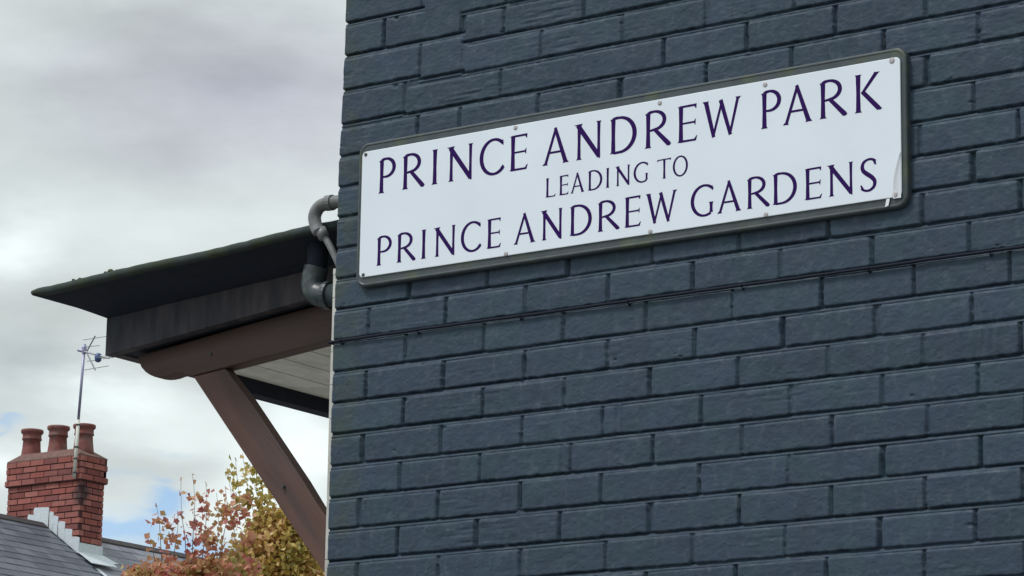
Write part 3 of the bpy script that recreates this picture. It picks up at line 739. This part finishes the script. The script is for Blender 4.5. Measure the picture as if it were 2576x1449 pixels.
b.box(-1.0205, -.101, YB-.006, YB-.0005, 3.3, 3.3005) if False else None
b.build('fascia', m_box, can, bevel=.002)
b = B()
b.add([(-1.018, YB+.032, 3.2865), (-.10, YB+.032, 3.381), (-.10, 1.26, 3.381), (-1.018, 1.26, 3.2865), (-1.018, YB+.032, 3.30), (-.10, YB+.032, 3.395), (-.10, 1.26, 3.395), (-1.018, 1.26, 3.30)],
      [(0, 3, 2, 1), (4, 5, 6, 7), (0, 1, 5, 4), (1, 2, 6, 5), (2, 3, 7, 6), (3, 0, 4, 7)]); b.build('soffit', m_cove, can)
YA0, YA1 = .27, .318
prof = [(-.952, 3.283), (-.950, 3.270), (-.939, 3.251), (-.926, 3.239), (-.911, 3.230), (-.894, 3.2225), (-.877, 3.2195), (-.860, 3.2185), (-.843, 3.2195), (-.828, 3.2225), (-.817, 3.2235), (-.800, 3.2220), (-.788, 3.2150), (-.767, 3.2110),
        (-.10, 3.277), (-.10, 3.3755), (-.30, 3.3555), (-.60, 3.3245)]
b = B(); b.prism(prof, YA0, YA1); b.build('bracket_arm', m_brown, can, bevel=.003)
b = B(); b.prism([(p_[0], p_[1]) for p_ in prof], YA0+.85, YA1+.85); b.build('bracket_arm', m_brown, can, bevel=.003)
brp = [(-.766, 3.2106), (-.600, 3.010), (-.509, 2.900), (-.395, 2.762), (-.10, 2.418), (-.10, 2.560), (-.351, 2.850), (-.399, 2.914), (-.584, 3.139), (-.660, 3.2205)]
for dy in (0, .85):
    b = B(); b.prism(brp, YA0+.004+dy, YA1-.008+dy); b.build('bracket_brace', m_brace, can, bevel=.003)
for x, z in ((-.705, 3.262), (-.455, 2.900)):
    b = B(); b.prism([(x+.0042*math.cos(R(60*k)), z+.0042*math.sin(R(60*k))) for k in range(6)], YA0-.004, YA0+.008); b.build('bolt', m_screwd, can)
# lining boards under the canopy, running along the front of the house
b = B(); xs = [-.878, -.760, -.642, -.524, -.406, -.288, -.170, -.100]
for i in range(len(xs)-1): b.box(xs[i]+(.003 if i else 0), xs[i+1]-.003, .3200, 1.118, 3.281, 3.290)
b.build('lining', m_ceil, can, bevel=.0015)
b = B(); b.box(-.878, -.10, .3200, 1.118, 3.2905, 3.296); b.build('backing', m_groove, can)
b = B(); b.box(-.925, -.8785, .56, 1.118, 3.242, 3.296); b.build('front_beam', m_cove, can, bevel=.002)
random.seed(8)
for cx, L in ((-1.005, .026), (-.892, .034)):
    b = B(); n = 10
    for k in range(12):
        u, v = random.uniform(-1, 1), random.uniform(0, .05)
        x = cx+u*L*.8; r = random.uniform(.005, .0095)*(1-abs(u)*.5)
        b.lathe((x, YR+.012+v, 0), [(r*.6, top(x)-.002), (r, top(x)+r*.3), (r*.7, top(x)+r*.8), (.0008, top(x)+r*1.0)], 7)
    b.build('moss', m_moss, can)

# ------------------------------------------------------------------ terraced houses far behind
XRG, ZRG, SL = -21.93, 7.455, .69
def slates(name, mats, y0, y1, zr, parent, gauge=.165, wid=.26, seed=1, half=3.5, thick=.007):
    random.seed(seed); b = B()
    cs = 1/math.sqrt(1+SL*SL); L = half/cs; rows = int(L/gauge)
    for side in (1, -1):
        for i in range(rows):
            if side < 0 and i > 4: break
            y = y0-(i % 2)*wid/2
            while y < y1:
                a, c = max(y, y0), min(y+wid-.004, y1); y += wid
                if c-a < .02: continue
                s0 = i*gauge; s1 = s0+gauge*1.25+random.uniform(-.003, .003)
                lift = random.uniform(0, .004)
                P = []
                for s_, h_ in ((s0, .002), (s1, .010+lift)):
                    for yy in (a, c): P.append((XRG+side*s_*cs, yy, zr-SL*s_*cs+h_))
                T_ = [(q[0], q[1], q[2]+thick) for q in P]
                b.add(P+T_, [(0, 2, 3, 1), (4, 5, 7, 6), (2, 6, 7, 3), (0, 4, 6, 2), (1, 3, 7, 5), (0, 1, 5, 4)])
    # boards under the slates
    for side in (1, -1):
        P = [(XRG, y0, zr-.03), (XRG, y1, zr-.03), (XRG+side*half, y1, zr-.03-SL*half), (XRG+side*half, y0, zr-.03-SL*half)]
        Q = [(q[0], q[1], q[2]+.025) for q in P]
        b.add(P+Q, [(0, 1, 2, 3), (4, 7, 6, 5), (0, 4, 5, 1), (1, 5, 6, 2), (2, 6, 7, 3), (3, 7, 4, 0)], 1)
    return b.build(name, mats, parent)
def ridge(y0, y1, zr, parent):
    b = B(); y = y0; random.seed(5)
    while y < y1:
        c = min(y+.45, y1); z = zr+random.uniform(0, .006)
        b.prism([(XRG-.09, z-.050), (XRG, z+.014), (XRG+.09, z-.050), (XRG+.09, z-.036), (XRG, z+.030), (XRG-.09, z-.036)], y, c-.006); y += .45
    b.build('ridge_tiles', m_ridge, parent)
def houseblock(name, y0, y1, zr, label, mats, seed):
    h = empty(name, (XRG, (y0+y1)/2, 0), label, 'house', 'terraced houses beyond the road')
    b = B(); ze = zr-SL*3.3-.06
    b.box(XRG-3.2, XRG+3.2, y0+.01, y1-.01, 0, ze)
    b.prism([(XRG-3.2, ze), (XRG+3.2, ze), (XRG, zr-.07)], y0+.011, y1-.011)
    b.build('wall', m_hbrick, h)
    r = slates('roof', mats, y0, y1, zr-.022, h, seed=seed, wid=.26 if seed == 1 else .3, gauge=.165 if seed == 1 else .21)
    ridge(y0, y1, zr-.02, h)
    for k, yy in enumerate(np.arange(y0+1.2, y1-1.0, 2.4)):
        for zz in (1.0, 3.6):
            w_ = B(); w_.box(XRG+3.19, XRG+3.235, yy, yy+1.0, zz, zz+1.2); wo_ = w_.build('window', m_plate, h)
            p_ = B(); p_.box(XRG+3.236, XRG+3.24, yy+.06, yy+.94, zz+.06, zz+1.14); p_.build('pane', m_dip, wo_)
    return h, r
nearh, nroof = houseblock('terraced_house', 9.0, 22.05, ZRG, 'terraced house with a dark slate roof and a red brick chimney with three pots', [m_slate, m_cove], 1)
farh, froof = houseblock('terraced_house', 22.05, 34.0, ZRG-.045, 'next terraced house with a paler slate roof behind the chimney', [m_slate2, m_cove], 2)
# verge of the nearer, slightly higher roof
b = B()
for k in range(20):
    x0, x1 = XRG+.01+k*.17, XRG+.01+(k+1)*.17-.003
    z0, z1 = ZRG-.02-SL*(x0-XRG), ZRG-.02-SL*(x1-XRG)
    b.add([(x0, 22.02, z0-.07), (x1, 22.02, z1-.07), (x1, 22.02, z1+.014), (x0, 22.02, z0+.014), (x0, 22.066, z0-.07), (x1, 22.066, z1-.07), (x1, 22.066, z1+.014), (x0, 22.066, z0+.014)],
          [(0, 1, 2, 3), (4, 7, 6, 5), (0, 4, 5, 1), (3, 2, 6, 7), (0, 3, 7, 4), (1, 5, 6, 2)])
b.build('verge', m_cove, nroof)

# chimney stack
CX0, CX1, CY0, CY1 = -22.56, -21.365, 22.075, 22.485
random.seed(12)
b = B(); mb = B(); sb_ = []
def course(z, e, k):
    x0, x1, y0, y1 = CX0-e, CX1+e, CY0-e, CY1+e
    mb.box(x0+.006, x1-.006, y0+.006, y1-.006, z-.012, z+.066, 1)
    def run(a0, a1, off, fn):
        a = a0+off-.225; first = True
        while a < a1:
            s, t_ = max(a, a0), min(a+.2125, a1)
            if t_-s > .03: fn(s, t_)
            a += .225
    j = lambda: random.uniform(-.002, .002)
    o_ = 0 if k % 2 == 0 else .1125
    hz = .0605
    run(x0, x1, o_+.06, lambda s, t_: b.box(s, t_, y0+j(), y0+.05, z, z+hz, 0))
    run(x0, x1, o_, lambda s, t_: b.box(s, t_, y1-.05, y1+j(), z, z+hz, 0))
    run(y0+.052, y1-.052, .1125-o_+.05, lambda s, t_: b.box(x1-.05, x1+j(), s, t_, z, z+hz, 0))
    run(y0+.052, y1-.052, .1125-o_, lambda s, t_: b.box(x0+j(), x0+.05, s, t_, z, z+hz, 0))
k = 0; z = 5.70
while z < 8.19:
    e = 0 if z < 7.93 else (.030 if z < 8.0 else (.018 if z < 8.075 else .022))
    course(z, e, k); z += .075; k += 1
ztop = z-.012
b.v += []; off_ = len(b.v)
b.v += mb.v; b.f += [tuple(i+off_ for i in f) for f in mb.f]; b.m += [1]*len(mb.f)
chim = b.build('chimney', [m_chb, m_chm], nearh)
chim['label'] = 'red brick chimney stack with three clay pots'
# soot stain below the corbel on the near corner
# cement bed
b = B()
vs = []; 
for dx, zz in ((.0, ztop), (.0, ztop+.015), (.16, ztop+.105), (.30, ztop+.115)):
    vs += [(CX0-.02+dx, CY0-.02+dx*.45, zz), (CX1+.02-dx, CY0-.02+dx*.45, zz), (CX1+.02-dx, CY1+.02-dx*.45, zz), (CX0-.02+dx, CY1+.02-dx*.45, zz)]
fs = [(0, 3, 2, 1), (12, 13, 14, 15)]
for q in range(3):
    for i in range(4): fs.append((q*4+i, q*4+(i+1) % 4, (q+1)*4+(i+1) % 4, (q+1)*4+i))
b.add(vs, fs); b.build('flaunching', m_flaunch, chim, smooth=False)
for x, zt in ((-22.400, 8.675), (-21.965, 8.678), (-21.541, 8.658)):
    b = B(); z0 = ztop+.03; r = .106
    b.lathe((x, 22.28, 0), [(r*1.30, z0), (r*1.18, z0+.08), (r*1.06, z0+.18), (r*1.0, zt-.135), (r*1.12, zt-.130), (r*1.15, zt-.115), (r*1.10, zt-.105), (r*1.08, zt-.06), (r*1.28, zt-.042), (r*1.32, zt-.022), (r*1.28, zt-.003), (r*1.15, zt), (r*.95, zt-.002), (r*.9, zt-.12)], 22)
    b.build('chimney_pot', m_pot, chim, smooth=True)
# stepped flashing up the near face, apron and corner on the road side
b = B(); yf = CY0-.006
steps = [(-22.19, -22.11, 7.52, 7.585), (-22.105, -21.862, 7.50, 7.650), (-21.842, -21.785, 7.43, 7.585), (-21.775, -21.705, 7.375, 7.52), (-21.690, -21.590, 7.315, 7.445), (-21.580, -21.470, 7.235, 7.365), (-21.460, -21.352, 7.16, 7.262)]
for x0, x1, z0, z1 in steps:
    z1 += random.uniform(-.018, .012); x0 += random.uniform(-.012, .006)
    zr = lambda x: ZRG-.03-SL*abs(x-XRG)
    b.prism([(x0, zr(x0)), (x1, min(zr(x1), z1-.02)), (x1+.006, z1-.012), (x1-.012, z1), (x0+.010, z1+.012), (x0-.004, z1-.01)], yf-random.uniform(0, .006), yf+.012)
b.box(CX1-.002, CX1+.012, CY0-.008, CY1+.012, 7.0, 7.185)
b.add([(CX1+.012, CY0-.02, 7.075), (CX1+.012, CY1+.05, 7.075), (CX1+.24, CY1+.03, 6.925), (CX1+.24, CY0-.01, 6.925), (CX1+.012, CY0-.02, 7.066), (CX1+.012, CY1+.05, 7.066), (CX1+.24, CY1+.03, 6.916), (CX1+.24, CY0-.01, 6.916)],
      [(0, 3, 2, 1), (4, 5, 6, 7), (0, 1, 5, 4), (1, 2, 6, 5), (2, 3, 7, 6), (3, 0, 4, 7)])
b.build('flashing', m_flash, chim)
b = B()
zr = lambda x: ZRG-.045-.022-SL*(x-XRG)+.020
b.add([(-21.14, 22.10, zr(-21.14)), (-21.157, 22.24, zr(-21.157)), (-20.90, 22.22, zr(-20.90)), (-20.86, 22.08, zr(-20.86))], [(0, 1, 2, 3)])
b.build('lead_patch', m_flash, froof)
b = B(); b.add([(-21.49, 22.52, zr(-21.49)), (-21.51, 22.66, zr(-21.51)), (-21.36, 22.80, zr(-21.36)), (-21.30, 22.52, zr(-21.30))], [(0, 1, 2, 3)])
b.build('lead_patch', m_flash, froof)
def stain(mat_, base, z0, z1):
    pass
# soot stain: darkens brick near the corner by position (a real stain on the brick faces)
t = m_chb.node_tree; bs = t.nodes['Principled BSDF']; src = bs.inputs['Base Color'].links[0].from_socket
tcn = t.nodes.new('ShaderNodeTexCoord'); sp = t.nodes.new('ShaderNodeMapping'); sp.inputs['Location'].default_value = (21.36, -22.08, -7.80)
geo = t.nodes.new('ShaderNodeNewGeometry'); t.links.new(geo.outputs['Position'], sp.inputs[0])
sc = t.nodes.new('ShaderNodeVectorMath'); sc.operation = 'MULTIPLY'; sc.inputs[1].default_value = (7.0, 6.0, 5.2); t.links.new(sp.outputs[0], sc.inputs[0])
nz = t.nodes.new('ShaderNodeTexNoise'); nz.inputs['Scale'].default_value = 9; t.links.new(geo.outputs['Position'], nz.inputs['Vector'])
ln = t.nodes.new('ShaderNodeVectorMath'); ln.operation = 'LENGTH'; t.links.new(sc.outputs[0], ln.inputs[0])
ad = t.nodes.new('ShaderNodeMath'); ad.operation = 'ADD'; t.links.new(ln.outputs['Value'], ad.inputs[0]); t.links.new(nz.outputs['Fac'], ad.inputs[1])
mr = t.nodes.new('ShaderNodeMapRange'); mr.inputs[1].default_value = .9; mr.inputs[2].default_value = 1.55; mr.inputs[3].default_value = .85; mr.inputs[4].default_value = 0
t.links.new(ad.outputs[0], mr.inputs[0])
mxn = t.nodes.new('ShaderNodeMixRGB'); mxn.inputs[2].default_value = (.03, .025, .028, 1)
t.links.new(src, mxn.inputs[1]); t.links.new(mr.outputs[0], mxn.inputs[0]); t.links.new(mxn.outputs[0], bs.inputs['Base Color'])

# ------------------------------------------------------------------ television aerial strapped to the chimney
aer = empty('tv_aerial', (-21.40, 22.03, 7.97), 'tall television aerial on a grey mast strapped to the corner of the chimney', 'aerial')
b = B(); b.tube([(-21.395, 22.01, 8.66), (-21.350, 22.01, 9.585)], .017, 12); b.build('mast', m_alu, aer, smooth=True)
b = B(); b.tube([(-21.419, 22.01, 7.96), (-21.395, 22.01, 8.66)], .021, 12)
b.build('mast_sleeve', m_sleeve, aer, smooth=True)
for z, x in ((8.02, -21.417), (8.19, -21.412), (8.33, -21.407), (8.60, -21.398)):
    b = B(); b.tube([(x-.001, 22.01, z-.010), (x, 22.01, z+.010)], .027, 12); b.tube([(x, 22.01, z), (x, 22.09, z)], .006, 6); b.build('strap', m_screwd, aer)
b = B(); b.tube([(-21.448, 22.00, 9.523), (-20.937, 22.00, 9.366)], .011, 8); b.build('boom', m_alu2, aer)
b = B(); b.lathe((-21.353, 22.01, 0), [(.026, 9.47), (.03, 9.50), (.03, 9.55), (.024, 9.56)], 12); b.tube([(-21.44, 22.00, 9.521), (-21.36, 22.0, 9.498)], .020, 10); b.build('clamp', m_alu, aer)
b = B()
b.tube([(-21.300, 22.0, 9.49), (-21.177, 22.0, 9.666)], .009, 8); b.tube([(-21.300, 22.0, 9.47), (-21.151, 22.0, 9.243)], .009, 8)
for p, q in (((-21.337, 21.96, 9.625), (-21.061, 22.10, 9.668)), ((-21.294, 21.96, 9.251), (-21.026, 22.10, 9.300)), ((-21.275, 21.96, 9.535), (-21.144, 22.05, 9.553)), ((-21.27, 21.98, 9.36), (-21.15, 22.05, 9.375))):
    b.tube([p, q], .0042, 6)
b.build('reflector', m_alu2, aer)
b = B(); b.lathe((-21.112, 22.0, 0), [(.015, 9.335), (.038, 9.35), (.045, 9.39), (.040, 9.43), (.02, 9.445)], 12); b.build('dipole', m_dip, aer, smooth=True)
b = B()
for k in range(5):
    x = -21.05+k*.028; z = 9.40-k*.0085
    b.tube([(x-.03, 21.93, z-.02), (x+.03, 22.07, z+.02)], .0028, 6)
b.build('director', m_alu2, aer)

# ------------------------------------------------------------------ autumn trees
def ray(x, y, depth):
    d = rt2*(x-1288)*1.16692 - up2*(y-724.5)*1.16692 + fw*9347.4
    return CAM + d*(depth/9347.4)
def leafmat(name, ramp, clump):
    m = bpy.data.materials.new(name); m.use_nodes = True; t = m.node_tree; b = t.nodes['Principled BSDF']
    g = t.nodes.new('ShaderNodeNewGeometry'); r = t.nodes.new('ShaderNodeValToRGB'); el = r.color_ramp.elements
    while len(el) < len(ramp): el.new(.5)
    for i, (p, c) in enumerate(ramp): el[i].position = p; el[i].color = (*c, 1)
    n = t.nodes.new('ShaderNodeTexNoise'); n.inputs['Scale'].default_value = clump; n.inputs['Detail'].default_value = 2
    t.links.new(g.outputs['Position'], n.inputs['Vector'])
    m1 = t.nodes.new('ShaderNodeMath'); m1.operation = 'MULTIPLY_ADD'; m1.inputs[1].default_value = .45; t.links.new(g.outputs['Random Per Island'], m1.inputs[0])
    m2 = t.nodes.new('ShaderNodeMath'); m2.operation = 'MULTIPLY_ADD'; m2.inputs[1].default_value = 2.0; m2.inputs[2].default_value = -.72; t.links.new(n.outputs['Fac'], m2.inputs[0])
    t.links.new(m2.outputs[0], m1.inputs[2]); t.links.new(m1.outputs[0], r.inputs[0]); t.links.new(r.outputs[0], b.inputs['Base Color'])
    b.inputs['Roughness'].default_value = .5
    tr = t.nodes.new('ShaderNodeBsdfTranslucent'); t.links.new(r.outputs[0], tr.inputs['Color'])
    mxs = t.nodes.new('ShaderNodeMixShader'); mxs.inputs[0].default_value = .35
    t.links.new(b.outputs[0], mxs.inputs[1]); t.links.new(tr.outputs[0], mxs.inputs[2]); t.links.new(mxs.outputs[0], t.nodes['Material Output'].inputs[0])
    return m
m_red = leafmat('red_autumn_leaves', [(0, (.30, .15, .17)), (.25, (.55, .17, .15)), (.5, (.60, .29, .18)), (.75, (.55, .38, .17)), (1, (.40, .38, .13))], 5.0)
m_gold = leafmat('golden_green_leaves', [(0, (.27, .28, .08)), (.35, (.46, .38, .10)), (.6, (.62, .46, .14)), (.85, (.74, .48, .24)), (1, (.70, .40, .26))], 4.0)
def leaves(P, size, rg, up_bias=.3):
    """P: points; returns vertices and quads (each leaf folded on its midrib)"""
    n = len(P)
    d = rg.standard_normal((n, 3)); d[:, 2] += -.2; d /= np.linalg.norm(d, axis=1)[:, None]
    a = rg.standard_normal((n, 3)); s = np.cross(d, a); s /= np.linalg.norm(s, axis=1)[:, None]; u = np.cross(s, d)
    L = (size*rg.uniform(.7, 1.25, n))[:, None]; Wd = L*.42
    v = np.stack([P, P+d*L*.45+s*Wd+u*L*.10, P+d*L, P+d*L*.45-s*Wd+u*L*.10], 1)
    vert = v.reshape(-1, 3); i = np.arange(n)*4
    f = np.concatenate([np.stack([i, i+1, i+2], 1), np.stack([i, i+2, i+3], 1)])
    return vert, f
def crownmesh(name, P, size, m, parent, rg):
    v, f = leaves(P, size, rg)
    me = bpy.data.meshes.new(name); me.vertices.add(len(v)); me.vertices.foreach_set('co', v.astype(np.float32).ravel())
    me.loops.add(len(f)*3); me.loops.foreach_set('vertex_index', f.astype(np.int32).ravel()); me.polygons.add(len(f))
    me.polygons.foreach_set('loop_start', np.arange(0, len(f)*3, 3, dtype=np.int32)); me.polygons.foreach_set('loop_total', np.full(len(f), 3, dtype=np.int32))
    me.update(calc_edges=True); me.materials.append(m)
    return link(name, me, parent)
def tree(label, depth, m, blobs, twigs, base, seed, leaf):
    rg = np.random.default_rng(seed); px = depth/8010.0
    c0 = ray(base[0], base[1], depth)
    root = empty('autumn_tree', (c0.x, c0.y, 0), label, 'tree')
    F_, R_, U_ = np.array(fw), np.array(rt2), np.array(up2)
    pts = []
    for (x, y, rx, ry, n, sh) in blobs:       # clumps of leaves: centre, size, count, share kept near the skin
        c = np.array(ray(x, y, depth))
        q = rg.standard_normal((n, 3)); q /= np.linalg.norm(q, axis=1)[:, None]; q *= (rg.uniform(0, 1, n)**(1/3*sh))[:, None]
        # sub-clumps leave gaps
        kk = max(4, n//22); ctr = q[:kk]; idx = rg.integers(0, kk, n)
        q2 = ctr[idx]+rg.standard_normal((n, 3))*.13
        q = np.where((rg.uniform(0, 1, n) < .72)[:, None], q2, q)
        off = q[:, 0:1]*R_*rx*px + q[:, 1:2]*np.array([0, 0, 1.])*ry*px + q[:, 2:3]*np.array([F_[0], F_[1], 0])*max(rx, 60)*px
        pts.append(c+off)
    tb = B(); bt = []
    for (path, nl) in twigs:
        zz = rg.uniform(-.12, .12)
        P3 = [ray(x, y, depth+zz) for x, y in path]
        Ps = smoothpath([tuple(p) for p in P3], 5)
        rs = [max(.0012, .0038*(1-i/(len(Ps)-1))) for i in range(len(Ps))]
        tb.tube(Ps, rs, 5)
        for k in range(nl):
            q = (k+.5)/nl*.97+.03; i = min(int(q*(len(Ps)-1)), len(Ps)-2)
            p = np.array(Ps[i])*(1-.5)+np.array(Ps[i+1])*.5
            bt.append(p+rg.standard_normal(3)*.016)
    if bt: pts.append(np.array(bt))
    crownmesh('crown', np.concatenate(pts), leaf, m, root, rg)
    zt = c0.z
    tb.tube(smoothpath([(c0.x, c0.y, 0), (c0.x+.04, c0.y, zt*.35), (c0.x-.03, c0.y+.02, zt*.7), (c0.x, c0.y, zt+.1)]), [.085-.0035*i for i in range(19)], 10)
    for k in range(9):
        a = rg.uniform(0, 6.28); h = zt*rg.uniform(.55, .85); r = rg.uniform(.3, .8)
        tb.tube(smoothpath([(c0.x, c0.y, h), (c0.x+r*.5*math.cos(a), c0.y+r*.5*math.sin(a), h+.35), (c0.x+r*math.cos(a), c0.y+r*math.sin(a), h+.9)]), [.03-.002*i for i in range(13)], 7)
    tb.build('trunk', m_bark, root)
    return root
# lower crowns (mostly below the picture) are given as clumps too, in the same units
tree('small tree with red and pink autumn leaves in front of the far slate roof', 19.0, m_red,
     [(430, 1460, 95, 56, 700, 1), (370, 1440, 45, 45, 180, 1), (520, 1430, 70, 45, 420, 1), (495, 1375, 50, 60, 70, 1), (410, 1370, 42, 34, 40, 1), (560, 1330, 75, 60, 90, 1), (470, 1310, 45, 30, 26, 1),
      (530, 1260, 70, 35, 60, 1), (600, 1290, 50, 50, 90, 1), (400, 1310, 34, 28, 22, 1), (560, 1440, 90, 60, 420, 1), (480, 1620, 260, 170, 5200, .8)],
     [([(470, 1470), (466, 1360), (457, 1290), (455, 1200)], 9), ([(480, 1470), (486, 1340), (490, 1260), (484, 1190)], 10), ([(500, 1470), (515, 1350), (520, 1270), (518, 1215)], 10),
      ([(410, 1470), (405, 1380), (400, 1310), (392, 1265)], 9), ([(430, 1470), (440, 1380), (448, 1320), (446, 1283)], 8), ([(540, 1470), (560, 1360), (572, 1290), (566, 1222)], 10),
      ([(395, 1430), (385, 1390), (372, 1352)], 5), ([(520, 1470), (540, 1400), (550, 1330), (545, 1240)], 9)], (480, 1560), 21, .042)
tree('bushy tree with dense golden green leaves behind the brown brace', 20.5, m_gold,
     [(705, 1400, 105, 95, 3600, 1), (770, 1430, 60, 80, 1300, 1), (700, 1315, 60, 45, 800, 1), (665, 1275, 40, 36, 120, 1), (735, 1330, 60, 60, 800, 1), (610, 1425, 70, 45, 700, 1), (640, 1350, 40, 60, 300, 1),
      (620, 1240, 38, 40, 80, 1), (600, 1190, 34, 36, 40, 1), (650, 1210, 36, 40, 60, 1), (800, 1440, 36, 34, 260, 1), (700, 1640, 280, 200, 6500, .8)],
     [([(640, 1460), (620, 1320), (600, 1230), (592, 1150)], 12), ([(660, 1440), (640, 1300), (622, 1220), (610, 1140)], 12), ([(690, 1440), (660, 1300), (640, 1220), (628, 1165)], 12),
      ([(600, 1460), (590, 1350), (585, 1270), (574, 1195)], 9)], (690, 1560), 33, .040)
